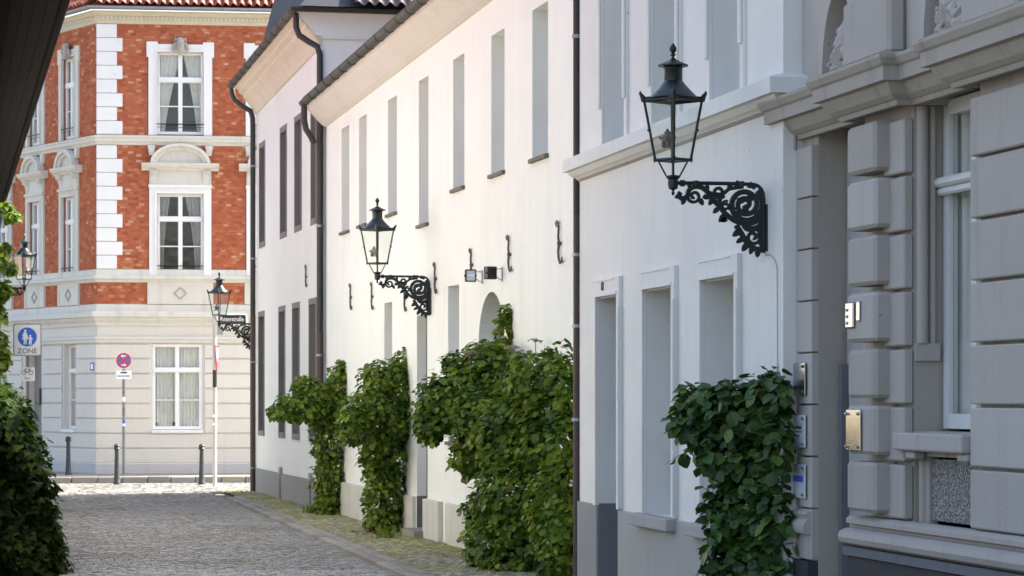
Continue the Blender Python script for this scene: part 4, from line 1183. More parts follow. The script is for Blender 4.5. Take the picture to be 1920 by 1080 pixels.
# ------------------------------------------------------------------ floodlights on the middle house
def floodlight(u, z, yaw, label):
    r = thing('floodlight', label, 'floodlight', FM.w(u, 0, z), 0, 'floodlights above the arched gateway')
    b = MB(); b.tube([FM.w(u, 0, z + 0.055), FM.w(u, 0.15, z + 0.055)], 0.007, 6); b.tube([FM.w(u, 0, z - 0.09), FM.w(u, 0.05, z - 0.075), FM.w(u, 0.13, z - 0.01)], 0.007, 6)
    b.box(FM, u - 0.02, u + 0.02, 0.0, 0.012, z - 0.11, z + 0.08); b.build('bracket', M_GREYBOX, r)
    c = Vector(FM.w(u, 0.17, z)); ca, sa = cos(yaw), sin(yaw)
    fr = Frame((c.x, c.y), (ca, sa), (sa, -ca))       # n points where the lamp faces
    a = 0.075
    h_ = MB(); h_.cbox(fr, -a, a, -0.06, 0.02, z - 0.085, z + 0.085, 0.01)
    h_.tube([fr.w(-a - 0.012, -0.02, z), fr.w(a + 0.012, -0.02, z)], 0.016, 8)
    hh = h_.build('housing', M_SBLACK, r)
    f = MB()
    for q in ((-a, a, 0.068, 0.085), (-a, a, -0.085, -0.068)): f.box(fr, q[0], q[1], 0.02, 0.032, z + q[2], z + q[3])
    for q in ((-a, -a + 0.016), (a - 0.016, a)): f.box(fr, q[0], q[1], 0.02, 0.032, z - 0.068, z + 0.068)
    f.build('rim', M_SBLACK, hh)
    f = MB(); f.box(fr, -a + 0.016, a - 0.016, 0.0205, 0.026, z - 0.068, z + 0.068); f.build('lens', M_PLAQUE, hh)
    f = MB(); f.tube([fr.w(-0.04, 0.024, z), fr.w(0.04, 0.024, z)], 0.012, 8); f.build('bulb', M_SWHITE, hh)
    f = MB()
    for k in range(5): f.box(fr, -0.06, 0.06, -0.08, -0.06, z - 0.065 + k * 0.03, z - 0.055 + k * 0.03)
    f.build('cooling_fin', M_SBLACK, hh)
floodlight(7.13, 3.82, 0.15, 'square floodlight turned to the camera showing its pale lens above the arch')
floodlight(5.85, 3.80, pi + 0.6, 'square floodlight turned away showing its black back above the arch')

# ------------------------------------------------------------------ brick corner house
red = thing('brick_corner_house', 'red brick corner house with white quoins, pediments and a cream rendered ground floor', 'house', (RFF.p[0], RFF.p[1], 0.155))
bayF = [2.15, 4.69, 7.2]; bayL = [1.72, 3.92, 6.1]
WF, WL = 1.22, 0.80
def bays():
    for u in bayF: yield RFF, u, WF
    for u in bayL: yield RLL, u, WL
for fr, U, W, cs in ((RFF, 9.0, WF, bayF), (RLL, 9.0, WL, bayL)):
    hs = []
    for u in cs:
        hs += [(u - W / 2, u + W / 2, 9.02, 11.22, 0.14), (u - W / 2, u + W / 2, 5.42, 7.5, 0.14)]
    if fr is RFF:
        for u in (2.07, 4.9): hs.append((u - 0.65, u + 0.65, 1.29, 3.56, 0.12))
    else:
        hs += [(1.35, 2.1, 1.29, 3.56, 0.2), (3.56, 4.66, 0.155, 3.4, 0.35), (5.9, 6.7, 1.29, 3.56, 0.2)]
    hb = [h for h in hs if h[2] > 4.4]; hg = [h for h in hs if h[2] < 4.4]
    b = MB(); b.wall(fr, 0.0, U, 4.45, 12.1, hb, 0.6); b.build('wall', M_MORTAR, red)
    b = MB(); b.wall(fr, 0.0, U, 0.1, 4.45, hg, 0.6); b.build('wall', M_SAND, red)
# closed body behind the rooms
ins = corner_off(-0.75)
m = MB(); m.plan([RFF.xy(9.0, -0.62), RFF.xy(9.0, -9.0), RLL.xy(9.0, -6), RLL.xy(9.0, -0.62), ins], 0.1, 12.3); m.build('body', M_INT, red)
# mouldings running round the corner
pathR = [RFF.xy(9.0), RFF.xy(0.0), RLL.xy(9.0)]
def mould(prof, mat=None, name='moulding'):
    c = MB(); c.sweep(pathR, prof); return c.build(name, mat or M_TRIM, red)
mould([(0, 0.1), (0.07, 0.1), (0.07, 0.40), (0.04, 0.43), (0, 0.43)], plaster('pale_plinth_stone', (0.52, 0.50, 0.50), (0.3, 0.28, 0.26), 0.4), 'plinth')
mould([(0, 3.575), (0.05, 3.575), (0.07, 3.60), (0.07, 3.65), (0.10, 3.68), (0.10, 3.74), (0, 3.77)], M_SAND)
mould([(0, 4.02), (0.05, 4.03), (0.06, 4.10), (0.13, 4.18), (0.15, 4.24), (0.22, 4.26), (0.22, 4.36), (0.17, 4.40), (0.05, 4.43), (0.05, 4.58), (0, 4.60)], M_TRIM, 'cornice')
mould([(0, 5.16), (0.06, 5.17), (0.09, 5.22), (0.15, 5.26), (0.15, 5.32), (0.05, 5.36), (0.05, 5.50), (0, 5.51)], M_TRIM, 'sill_course')
mould([(0, 8.76), (0.04, 8.77), (0.06, 8.82), (0.11, 8.86), (0.11, 8.93), (0.14, 8.96), (0.14, 9.0), (0, 9.03)], M_TRIM, 'string_course')
mould([(0, 11.93), (0.05, 11.94), (0.07, 12.0), (0.08, 12.02), (0.08, 12.12), (0.12, 12.14), (0.2, 12.22), (0.2, 12.26), (0, 12.28)], plaster('cream_cornice', (0.60, 0.53, 0.38), (0.4, 0.35, 0.25), 0.4), 'eaves_cornice')
# dentils
for fr, U in ((RFF, 9.0), (RLL, 9.0)):
    d = MB(); u = 0.12
    while u < U: d.box(fr, u, u + 0.05, 0.081, 0.115, 12.04, 12.12); u += 0.11
    o = d.build('dentils', M_TRIM, red, kind='stuff')
gz = MB(); gz.sweep(pathR, gutter_profile(0.28, 12.36, 0.09)); gz.build('gutter', M_ZINC, red, smooth=True)
# roof: hipped, pantiled
apex = (RFF.xy(4.5, -4.5)[0], RFF.xy(4.5, -4.5)[1], 16.6)
e_ = [RFF.w(9.2, 0.25, 12.36), (*corner_off(0.25), 12.36), RLL.w(9.2, 0.25, 12.36)]
rb_ = RLL.w(9.2, -4.5, 16.6)
m = MB(); m.face([e_[0], e_[1], apex]); m.face([e_[1], e_[2], rb_, apex])
m.build('roof', M_TILEA, red)
pantiles(red, RFF, 0.0, 8.6, 0.34, 12.40, radians(41), 3)
pantiles(red, RLL, 0.0, 8.0, 0.34, 12.40, radians(41), 3)

# rusticated bands of the ground floor, one stone band per course and stretch
spans = {id(RFF): [(0.0, 1.38), (2.78, 4.2), (5.6, 8.9)], id(RLL): [(0.0, 1.27), (2.18, 3.42), (4.82, 5.8), (6.8, 8.9)]}
for fr in (RFF, RLL):
    for i in range(8):
        z0, z1 = 0.43 + i * 0.393, 0.43 + (i + 1) * 0.393 - 0.035
        for (a, c) in (spans[id(fr)] if z1 > 1.29 else ([(0.0, 8.9)] if fr is RFF else [(0.0, 3.42), (4.82, 8.9)])):
            d = MB(); a2 = a if a > 0 else (0.006 if fr is RFF else 0.05)
            if a == 0: a2 = -0.046 if fr is RFF else 0.006
            d.cbox(fr, a2, c, 0.003, 0.045, z0, z1, 0.014); d.build('stone_band', M_SAND, red)
# quoins on the front
def quoins(z0, z1, n, first_long_top):
    h_ = (z1 - z0) / n
    for i in range(n):
        long_ = ((n - 1 - i) % 2 == 1)
        d = MB(); d.cbox(RFF, -0.03, 0.645 if long_ else 0.50, 0.003, 0.05, z0 + i * h_ + 0.006, z0 + (i + 1) * h_ - 0.006, 0.012); d.build('quoin', M_QUOIN, red)
quoins(9.03, 11.93, 8, False); quoins(5.51, 8.76, 9, False)
# bricks
def skip_rects(fr, cs, W):
    R = []
    for u in cs:
        R += [(u - W / 2 - 0.24, u + W / 2 + 0.24, 9.0, 11.40), (u - W / 2 - 0.22, u + W / 2 + 0.22, 5.4, 8.12), (u - W / 2 - 0.26, u + W / 2 + 0.26, 4.5, 5.2)]
    return R
bricks = MB(); front = []
SB = MB(); SB.box(WORLD, -0.066, 0.066, -0.012, 0.006, -0.0325, 0.0325); BR_S = SB.data('brick', M_BRICK)
SB = MB(); SB.box(WORLD, -0.055, 0.055, -0.012, 0.006, -0.032, 0.032); BR_H = SB.data('brick', M_BRICK)
for fr, U, cs, W, ustart in ((RFF, 8.8, bayF, WF, 0.5), (RLL, 8.8, bayL, WL, 0.0)):
    R = skip_rects(fr, cs, W)
    for (za, zb_) in ((4.60, 5.16), (5.51, 8.76), (9.03, 11.93)):
        nrow = int(round((zb_ - za) / 0.075)); hz = (zb_ - za) / nrow
        for i in range(nrow):
            z = za + (i + 0.5) * hz; hdr = i % 2
            w = 0.142
            us = 0.0 if za < 5 else ustart
            u = us - (0.071 if hdr else 0.0)
            while u < U:
                a, c = max(u + 0.005, us), u + w - 0.005; u += w
                if c - a < 0.04: continue
                cut = False
                for (r0, r1, r2, r3) in R:
                    if r2 < z < r3 and c > r0 and a < r1:
                        if a < r0 - 0.03: c = r0
                        elif c > r1 + 0.03: a = r1
                        else: cut = True
                if cut: continue
                prox = RND.uniform(0.006, 0.010)
                tone = min(1, max(0, RND.gauss(0.5, 0.22)))
                if RND.random() < 0.010: tone = RND.uniform(0.88, 0.97)
                full = abs((c - a) - (w - 0.01)) < 1e-6
                if fr is RFF and full and not hdr and 0.64 < a < 4.0 and len(front) < 300 and z > 5.5:
                    front.append((fr, (a + c) / 2, z, BR_S)); continue
                P = [fr.w(x, n_, q) for n_ in (0.0, prox) for q in (z - hz / 2 + 0.005, z + hz / 2 - 0.005) for x in (a, c)]
                bricks.mesh(P, [(4, 5, 7, 6), (0, 1, 5, 4), (2, 6, 7, 3), (0, 4, 6, 2), (1, 3, 7, 5)], tone)
bricks.build('bricks', M_BRICKA, red, tones=True, kind='stuff')
for fr, u, z, me in front:
    x = Vector((fr.d[0], fr.d[1], 0)); nn = Vector((fr.n[0], fr.n[1], 0))
    mw = Matrix((x, nn, Vector((0, 0, 1)))).transposed().to_4x4(); mw.translation = Vector(fr.w(u, 0.003, z))
    place(me, 'brick', red, mw)

# window dressings
def pane_window(fr, u, W, z0, z1, n, tr, bar, cur, cm=None):
    return add_window(red, fr, u - W / 2 + 0.002, u + W / 2 - 0.002, z0, z1, n, curtain=cur, cm=cm, transom=tr, bars=bar, t=0.075, mw=0.11)
for fr, u, W in bays():
    hw = W / 2
    # top storey: eared surround with a carved head
    s = MB(); o = 0.22
    s.box(fr, u - hw - o, u - hw + 0.0, 0.003, 0.055, 9.03, 11.08); s.box(fr, u + hw - 0.0, u + hw + o, 0.003, 0.055, 9.03, 11.08)
    s.box(fr, u - hw - o - 0.05, u - hw - o + 0.24, 0.003, 0.062, 11.08, 11.48); s.box(fr, u + hw + o - 0.24, u + hw + o + 0.05, 0.003, 0.062, 11.08, 11.48)
    s.box(fr, u - hw - o + 0.24, u + hw + o - 0.24, 0.003, 0.056, 11.22, 11.42)
    s.box(fr, u - hw - 0.035, u - hw, 0.055, 0.08, 9.03, 11.22); s.box(fr, u + hw, u + hw + 0.035, 0.055, 0.08, 9.03, 11.22)
    s.box(fr, u - hw - 0.035, u + hw + 0.035, 0.063, 0.085, 11.22, 11.27)
    s.build('window_surround', M_QUOIN if fr is RFF else M_TRIM, red)
    k = MB(); c = Vector(fr.w(u, 0.12, 11.36))
    k.lathe([(0.03, -0.2), (0.07, -0.16), (0.10, -0.08), (0.115, 0.0), (0.10, 0.08), (0.11, 0.13), (0.085, 0.2), (0.03, 0.24)], tuple(c), 14)
    nn = Vector((fr.n[0], fr.n[1], 0)); xx = Vector((fr.d[0], fr.d[1], 0)); up = Vector((0, 0, 1))
    k.tube([c + nn * 0.10 + up * 0.05, c + nn * 0.145 - up * 0.02, c + nn * 0.1 - up * 0.04], [0.015, 0.022, 0.015], 6)
    for sg in (-1, 1):
        k.tube([c + xx * sg * 0.10 + up * 0.10, c + xx * sg * 0.17 + up * 0.02, c + xx * sg * 0.20 - up * 0.10, c + xx * sg * 0.14 - up * 0.18], [0.03, 0.045, 0.035, 0.015], 7)
        k.tube([c + xx * sg * 0.05 + nn * 0.1 + up * 0.06, c + xx * sg * 0.03 + nn * 0.105 + up * 0.06], 0.018, 6)
        k.tube([c + xx * sg * 0.06 + up * 0.16, c + xx * sg * 0.13 + up * 0.2, c + xx * sg * 0.15 + up * 0.13], [0.03, 0.035, 0.02], 6)
    k.build('carved_head', plaster('carved_stone', (0.42, 0.39, 0.35), (0.2, 0.18, 0.16), 0.6) if u == bayF[0] and fr is RFF else bpy.data.materials['carved_stone'], red, smooth=True)
    pane_window(fr, u, W, 9.06, 11.22, -0.06, (10.42, 10.57), (9.80,), 'drape')
    rl = MB(); rl.tube([fr.w(u - hw - 0.02, 0.07, 9.32), fr.w(u + hw + 0.02, 0.07, 9.32)], 0.014, 6); rl.tube([fr.w(u - hw - 0.02, 0.06, 9.24), fr.w(u + hw + 0.02, 0.06, 9.24)], 0.007, 6)
    rl.build('railing', M_IRON, red)
    # first floor: surround, frieze and segmental pediment
    s = MB(); o = 0.20
    s.box(fr, u - hw - o, u - hw, 0.003, 0.06, 5.36, 7.5); s.box(fr, u + hw, u + hw + o, 0.003, 0.06, 5.36, 7.5)
    s.box(fr, u - hw - 0.06, u - hw - 0.0, 0.06, 0.085, 5.45, 7.5); s.box(fr, u + hw, u + hw + 0.06, 0.06, 0.085, 5.45, 7.5)
    s.box(fr, u - hw - o, u + hw + o, 0.003, 0.061, 7.5, 7.66); s.box(fr, u - hw - 0.06, u + hw + 0.06, 0.061, 0.086, 7.5, 7.57)
    s.box(fr, u - hw - o - 0.02, u + hw + o + 0.02, 0.003, 0.10, 7.66, 7.73)
    s.build('window_surround', M_QUOIN if fr is RFF else M_TRIM, red)
    s = MB(); s.box(fr, u - hw - o + 0.0, u + hw + o - 0.0, 0.003, 0.05, 7.73, 8.10); s.build('frieze_panel', M_TRIM, red)
    for sg in (-1, 1):
        cc = u + sg * (hw + 0.07)
        k = MB()
        k.prism(Frame(fr.w(cc - 0.09, 0, 0)[:2], fr.n, fr.d), [(0.0, 7.76), (0.05, 7.76), (0.07, 7.84), (0.09, 7.94), (0.16, 8.02), (0.16, 8.10), (0.0, 8.10)], 0.0, 0.18)
        for q in range(4): k.box(fr, cc - 0.085 + q * 0.045, cc - 0.06 + q * 0.045, 0.16, 0.18, 7.99, 8.10)
        k.build('console', M_TRIM, red)
    pd = MB(); ext = hw + 0.40
    pd.sweep([fr.xy(u + ext if fr is RFF else u - ext, 0), fr.xy(u - ext if fr is RFF else u + ext, 0)], [(0, 8.10), (0.10, 8.10), (0.13, 8.15), (0.19, 8.18), (0.24, 8.25), (0.24, 8.29), (0, 8.31)])
    R_ = hw + 0.17; rise = 0.52 if fr is RFF else 0.46
    N = 20
    arc = lambda r_, h_: [(u + r_ * cos(pi * i / N), 8.29 + h_ * sin(pi * i / N)) for i in range(N + 1)]
    outer, inner, inn2 = arc(R_, rise), arc(R_ - 0.09, rise - 0.08), arc(R_ - 0.2, rise - 0.17)
    for i in range(N):
        pd.prism(fr, [outer[i], outer[i + 1], inner[i + 1], inner[i]], 0.003, 0.22)
        pd.prism(fr, [inner[i], inner[i + 1], inn2[i + 1], inn2[i]], 0.003, 0.15)
        pd.prism(fr, [inn2[i], inn2[i + 1], (u + (R_ - 0.2) * cos(pi * (i + 1) / N), 8.29), (u + (R_ - 0.2) * cos(pi * i / N), 8.29)], 0.003, 0.07)
    pd.build('pediment', M_TRIM, red)
    pane_window(fr, u, W, 5.44, 7.5, -0.06, (6.77, 6.91), (6.12,), 'drape')
    rl = MB(); rl.tube([fr.w(u - hw - 0.02, 0.07, 5.60), fr.w(u + hw + 0.02, 0.07, 5.60)], 0.014, 6); rl.build('railing', M_IRON, red)
    # brackets under the string course
    for sg in (-1, 1):
        k = MB(); cc = u + sg * (hw + 0.14); k.prism(fr, [(cc - 0.10, 8.76), (cc + 0.10, 8.76), (cc + 0.06, 8.5), (cc - 0.06, 8.5)], 0.003, 0.09); k.box(fr, cc - 0.05, cc + 0.05, 0.09, 0.10, 8.56, 8.7); k.build('bracket', M_TRIM, red)
    # apron with a lozenge
    a = MB(); a.box(fr, u - hw - 0.25, u + hw + 0.25, 0.003, 0.05, 4.60, 5.17)
    for q in ((u - hw - 0.25, u + hw + 0.25, 4.60, 4.66), (u - hw - 0.25, u + hw + 0.25, 5.10, 5.165)): a.box(fr, q[0], q[1], 0.05, 0.07, q[2], q[3])
    a.box(fr, u - hw - 0.25, u - hw - 0.14, 0.05, 0.07, 4.66, 5.10); a.box(fr, u + hw + 0.14, u + hw + 0.25, 0.05, 0.07, 4.66, 5.10)
    a.build('apron_panel', M_TRIM, red)
    L = MB(); Q = [(u, 5.05), (u + 0.18, 4.88), (u, 4.71), (u - 0.18, 4.88)]; q2 = [(u + (x - u) * 0.76, 4.88 + (z - 4.88) * 0.76) for x, z in Q]
    for i in range(4):
        j = (i + 1) % 4; L.prism(fr, [Q[i], Q[j], q2[j], q2[i]], 0.0505, 0.075)
    L.build('lozenge', M_STONE, red)
for u in (2.07, 4.9):
    add_window(red, RFF, u - 0.648, u + 0.648, 1.31, 3.55, -0.03, curtain='net', cm=M_CURT2, transom=(2.80, 2.94), bars=(2.08,), t=0.08, mw=0.11)
    d = MB(); d.cbox(RFF, u - 0.68, u + 0.68, -0.02, 0.09, 1.21, 1.30, 0.01); d.build('sill', M_QUOIN, red)
for u, wd in ((1.725, 0.375), (6.3, 0.4)):
    add_window(red, RLL, u - wd + 0.003, u + wd - 0.003, 1.31, 3.55, -0.15, curtain='net', cm=M_CURT2, transom=(2.80, 2.92), bars=(2.08,), t=0.07, mull=0)
    d = MB(); d.cbox(RLL, u - wd - 0.03, u + wd + 0.03, -0.1, 0.08, 1.21, 1.30, 0.01); d.build('sill', M_QUOIN, red)
for (uu, zz) in ((1.52, 1.44), (2.0, 1.45)):
    d = MB(); d.box(RFF, uu - 0.04, uu + 0.04, -0.058, -0.056, zz - 0.05, zz + 0.05); d.build('window_sticker', M_SILL if uu < 1.8 else M_SBLACK, red)
d = MB(); d.box(RLL, 3.57, 4.65, -0.34, -0.28, 0.16, 3.39)
for z0, z1 in ((0.35, 1.2), (1.35, 2.5)):
    for x0 in (3.65, 4.15): d.cbox(RLL, x0, x0 + 0.4, -0.282, -0.26, z0, z1, 0.012)
dd = d.build('door', simple('taupe_door', (0.25, 0.235, 0.22), 0.6), red)
d = MB(); d.tube([RLL.w(3.68, -0.28, 1.2), RLL.w(3.68, -0.2, 1.2)], 0.03, 8); d.build('handle', M_STEEL, dd)
d = MB(); d.cbox(RLL, 3.47, 3.55, 0.045, 0.09, 1.95, 2.4, 0.01); d.build('door_intercom', M_SBLACK, red)
d = MB(); d.cbox(RLL, 0.10, 0.34, 0.0455, 0.06, 2.85, 3.07, 0.005); d.build('house_number_plate', M_SBLUE2, red)
d = MB(); d.box(RLL, 0.15, 0.29, 0.0605, 0.062, 2.89, 3.03); d.build('plate_face', M_SWHITE, red)

# ------------------------------------------------------------------ left-hand house with the dark eaves
lft = thing('plastered_house', 'left-hand house seen only by its dark brown overhanging eaves and navy downpipe', 'house', FL.w(15, 0, 0))
hs = [(u, u + 1.0, 3.2, 5.2, 0.2) for u in (3, 6.5, 11, 15, 19, 23, 27)]
b = MB(); b.wall(FL, 9.5, 32.2, -0.05, 6.5, [h for h in hs if h[0] > 9.5], 0.4); b.build('wall', M_LWALL, lft)
M_LDULL = simple('bounce_cutting_cladding', (0.60, 0.56, 0.49), 0.8, var=0.15, scale=9)  # invented cladding on the unseen near half, duller to cut bounce opposite
b = MB(); b.wall(FL, 0.0, 9.49, -0.05, 6.5, [h for h in hs if h[0] < 9.0], 0.4)
for k in range(30): b.box(FL, 0.02 + k * 0.315, 0.31 + k * 0.315, 0.002, 0.02, 0.0, 3.1)
b.build('bounce_cutting_wall', M_LDULL, lft)
b = MB(); b.box(FL, 0.05, 32.1, -8.0, -0.42, -0.05, 6.4); b.build('body', M_INT, lft)
b = MB(); b.box(FL, 32.11, 32.2, -8.0, -0.41, -0.05, 6.4); b.build('end_wall', M_LWALL, lft)
b = MB(); b.box(FL, -0.05, 0.04, -8.0, -0.41, -0.05, 6.4); b.build('end_wall', M_LWALL, lft)
b = MB(); b.cbox(FL, 29.5, 30.9, 0.004, 0.325, 3.2, 5.9, 0.02); b.build('wall_pier', M_LWALL, lft)
for h0 in hs: add_window(lft, FL, h0[0] + 0.002, h0[1] - 0.002, 3.2, 5.2, -0.12, transom=(4.5, 4.58), curtain='drape')
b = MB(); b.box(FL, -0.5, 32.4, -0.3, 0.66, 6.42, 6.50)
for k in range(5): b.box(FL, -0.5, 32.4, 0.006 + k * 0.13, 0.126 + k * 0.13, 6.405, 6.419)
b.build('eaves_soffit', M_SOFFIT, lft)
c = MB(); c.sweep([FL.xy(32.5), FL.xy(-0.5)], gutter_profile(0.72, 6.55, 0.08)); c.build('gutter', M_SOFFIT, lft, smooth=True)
b = MB(); b.prism(Frame(FL.xy(0), FL.n, FL.d), [(0.78, 6.51), (-8.0, 6.51), (-3.8, 10.4)], -0.5, 32.4); b.build('roof', M_TILEA, lft)
pipe(lft, [FL.w(32.1, 0.72, 6.5), FL.w(32.1, 0.68, 6.2), FL.w(32.1, 0.62, 5.9), FL.w(32.1, 0.62, 0.0)], 0.06, M_NAVY)

# ------------------------------------------------------------------ signs, posts and bollards
def disc(fr, u, z, r0, n0, n1, seg=32, r_in=0.0):
    m_ = MB()
    if r_in == 0: m_.prism(fr, [(u + r0 * cos(2 * pi * i / seg), z + r0 * sin(2 * pi * i / seg)) for i in range(seg)], n0, n1)
    else:
        for i in range(seg):
            a, c_ = 2 * pi * i / seg, 2 * pi * (i + 1) / seg
            m_.prism(fr, [(u + r0 * cos(a), z + r0 * sin(a)), (u + r0 * cos(c_), z + r0 * sin(c_)), (u + r_in * cos(c_), z + r_in * sin(c_)), (u + r_in * cos(a), z + r_in * sin(a))], n0, n1)
    return m_
def front_frame(x, y, yaw=0.0): return Frame((x, y), (cos(yaw), sin(yaw)), (sin(yaw), -cos(yaw)))

# pedestrian zone sign
zx, zy = -10.44, 58.6
zf = front_frame(zx, zy, 0.05)
r = thing('zone_sign', 'pedestrian zone sign on a grey post with a white bicycle plate below it', 'traffic sign', (zx, zy, 0))
b = MB(); b.tube([zf.w(0, -0.05, 0), zf.w(0, -0.05, 3.75)], 0.038, 12); b.build('post', M_POST, r, smooth=True)
def rounded(u0, u1, z0, z1, rr, k=5):
    P = []
    for cu_, cz_, a0 in ((u1 - rr, z1 - rr, 0), (u0 + rr, z1 - rr, 90), (u0 + rr, z0 + rr, 180), (u1 - rr, z0 + rr, 270)):
        for i in range(k + 1): a = radians(a0 + 90 * i / k); P.append((cu_ + rr * cos(a), cz_ + rr * sin(a)))
    return P
b = MB(); b.prism(zf, rounded(-0.305, 0.305, 3.04, 3.74, 0.05), 0.0, 0.02); plate = b.build('sign_plate', M_SGREY, r)
b = MB(); b.prism(zf, rounded(-0.28, 0.28, 3.065, 3.715, 0.04), 0.0205, 0.023); b.build('white_face', M_SWHITE, plate)
b = disc(zf, 0.0, 3.45, 0.205, 0.0235, 0.026); b.build('blue_disc', M_SBLUE, plate)
b = MB()
wx, wz = -0.045, 3.455
b.prism(zf, [(wx + 0.026 * cos(i * pi / 6), wz + 0.125 + 0.03 * sin(i * pi / 6)) for i in range(12)], 0.0265, 0.028)
b.prism(zf, [(wx - 0.035, wz + 0.09), (wx + 0.03, wz + 0.09), (wx + 0.045, wz + 0.04), (wx + 0.06, wz - 0.005), (wx + 0.04, wz - 0.01), (wx + 0.065, wz - 0.055), (wx - 0.07, wz - 0.055), (wx - 0.03, wz + 0.02), (wx - 0.055, wz - 0.0), (wx - 0.06, wz + 0.03)], 0.0265, 0.028)
b.prism(zf, [(wx - 0.03, wz - 0.055), (wx - 0.002, wz - 0.055), (wx - 0.005, wz - 0.165), (wx - 0.03, wz - 0.165)], 0.0265, 0.028)
b.prism(zf, [(wx + 0.004, wz - 0.055), (wx + 0.034, wz - 0.055), (wx + 0.03, wz - 0.16), (wx + 0.008, wz - 0.16)], 0.0265, 0.028)
kx, kz = 0.065, 3.40
b.prism(zf, [(kx + 0.02 * cos(i * pi / 6), kz + 0.075 + 0.024 * sin(i * pi / 6)) for i in range(12)], 0.0265, 0.028)
b.prism(zf, [(kx - 0.022, kz + 0.045), (kx + 0.025, kz + 0.045), (kx + 0.06, kz + 0.0), (kx + 0.048, kz - 0.01), (kx + 0.026, kz + 0.015), (kx + 0.03, kz - 0.04), (kx + 0.028, kz - 0.12), (kx + 0.006, kz - 0.12), (kx, kz - 0.045), (kx - 0.012, kz - 0.12), (kx - 0.034, kz - 0.12), (kx - 0.025, kz - 0.03), (kx - 0.025, kz + 0.01), (kx - 0.055, kz + 0.055), (kx - 0.062, kz + 0.045)], 0.0265, 0.028)
b.build('figures', M_SWHITE, plate)
text_mesh('ZONE', 0.155, M_SBLACK, 'lettering', plate, facing(zf, 0.0, 0.0245, 3.145), 0.001)
b = MB(); b.prism(zf, rounded(-0.16, 0.16, 2.50, 2.80, 0.02), 0.0, 0.015); pl2 = b.build('bicycle_plate', M_SWHITE, r)
b = MB()
for cu_ in (-0.075, 0.075):
    for i in range(16):
        a, c_ = 2 * pi * i / 16, 2 * pi * (i + 1) / 16
        b.prism(zf, [(cu_ + 0.052 * cos(a), 2.685 + 0.052 * sin(a)), (cu_ + 0.052 * cos(c_), 2.685 + 0.052 * sin(c_)), (cu_ + 0.042 * cos(c_), 2.685 + 0.042 * sin(c_)), (cu_ + 0.042 * cos(a), 2.685 + 0.042 * sin(a))], 0.0155, 0.017)
def seg2(p, q, w=0.009):
    dx, dz = q[0] - p[0], q[1] - p[1]; l = hypot(dx, dz); nx_, nz_ = -dz / l * w / 2, dx / l * w / 2
    b.prism(zf, [(p[0] + nx_, p[1] + nz_), (q[0] + nx_, q[1] + nz_), (q[0] - nx_, q[1] - nz_), (p[0] - nx_, p[1] - nz_)], 0.0172, 0.0185)
for p, q in (((-0.075, 2.685), (-0.045, 2.755)), ((-0.045, 2.755), (0.05, 2.755)), ((0.05, 2.755), (0.075, 2.685)), ((-0.045, 2.755), (0.0, 2.685)), ((0.0, 2.685), (0.05, 2.755)), ((-0.075, 2.685), (0.0, 2.685)), ((-0.06, 2.775), (-0.03, 2.775)), ((0.045, 2.785), (0.075, 2.775))): seg2(p, q)
b.build('bicycle_symbol', M_SBLACK, pl2)
text_mesh('frei', 0.085, M_SBLACK, 'lettering', pl2, facing(zf, 0.0, 0.0165, 2.56), 0.001)

# no-stopping sign
nx0, ny0 = -10.03, 70.2
nf = front_frame(nx0, ny0, -0.04)
r = thing('no_stopping_sign', 'round red and blue no stopping sign with a small white plate on a stickered post', 'traffic sign', (nx0, ny0, 0.155))
b = MB(); b.tube([nf.w(0, -0.045, 0.15), nf.w(0, -0.045, 3.3)], 0.036, 12); post = b.build('post', M_POST, r, smooth=True)
b = disc(nf, 0.01, 3.10, 0.213, 0.0, 0.015); sp = b.build('sign_disc', M_SRED, r)
b = disc(nf, 0.01, 3.10, 0.212, 0.0155, 0.017, r_in=0.20); b.build('white_edge', M_SWHITE, sp)
b = disc(nf, 0.01, 3.10, 0.158, 0.0156, 0.0175); b.build('blue_field', M_SBLUE2, sp)
for a in (45, 135):
    t = radians(a); dx, dz = cos(t), sin(t); w = 0.022
    b = MB(); b.prism(nf, [(0.01 + dx * 0.165 - dz * w, 3.1 + dz * 0.165 + dx * w), (0.01 - dx * 0.165 - dz * w, 3.1 - dz * 0.165 + dx * w), (0.01 - dx * 0.165 + dz * w, 3.1 - dz * 0.165 - dx * w), (0.01 + dx * 0.165 + dz * w, 3.1 + dz * 0.165 - dx * w)], 0.0178, 0.019 + a * 1e-5); b.build('red_bar', M_SRED, sp)
for z, sg in ((3.215, -1), (2.985, 1)):
    b = MB(); b.prism(nf, [(0.01 + sg * 0.075, z), (0.01 + sg * 0.02, z + 0.04), (0.01 + sg * 0.02, z + 0.014), (0.01 - sg * 0.06, z + 0.014), (0.01 - sg * 0.06, z - 0.014), (0.01 + sg * 0.02, z - 0.014), (0.01 + sg * 0.02, z - 0.04)], 0.022, 0.0235); b.build('white_arrow', M_SWHITE, sp)
b = MB(); b.prism(nf, rounded(-0.19, 0.21, 2.62, 2.84, 0.02), 0.0, 0.012); p2 = b.build('supplementary_plate', M_SWHITE, r)
b = MB()
b.prism(nf, [(-0.08, 2.785), (-0.05, 2.81), (0.07, 2.81), (0.1, 2.785), (0.1, 2.77), (-0.08, 2.77)], 0.0125, 0.014)
for k in range(8): b.box(nf, -0.16 + k * 0.042, -0.128 + k * 0.042, 0.0125, 0.014, 2.685, 2.715)
b.build('printed_line', M_SBLACK, p2)
for (z, hh, mm) in ((2.1, 0.12, M_SWHITE), (1.78, 0.2, M_SLATEPAINT), (1.52, 0.08, M_SBLUE), (1.44, 0.07, M_SWHITE), (2.28, 0.1, M_SLATEPAINT)):
    b = MB(); b.lathe([(0.0365, z - hh / 2), (0.038, z - hh / 2), (0.038, z + hh / 2), (0.0365, z + hh / 2)], nf.w(0, -0.045, 0), 14); b.build('sticker', mm, post, smooth=True)

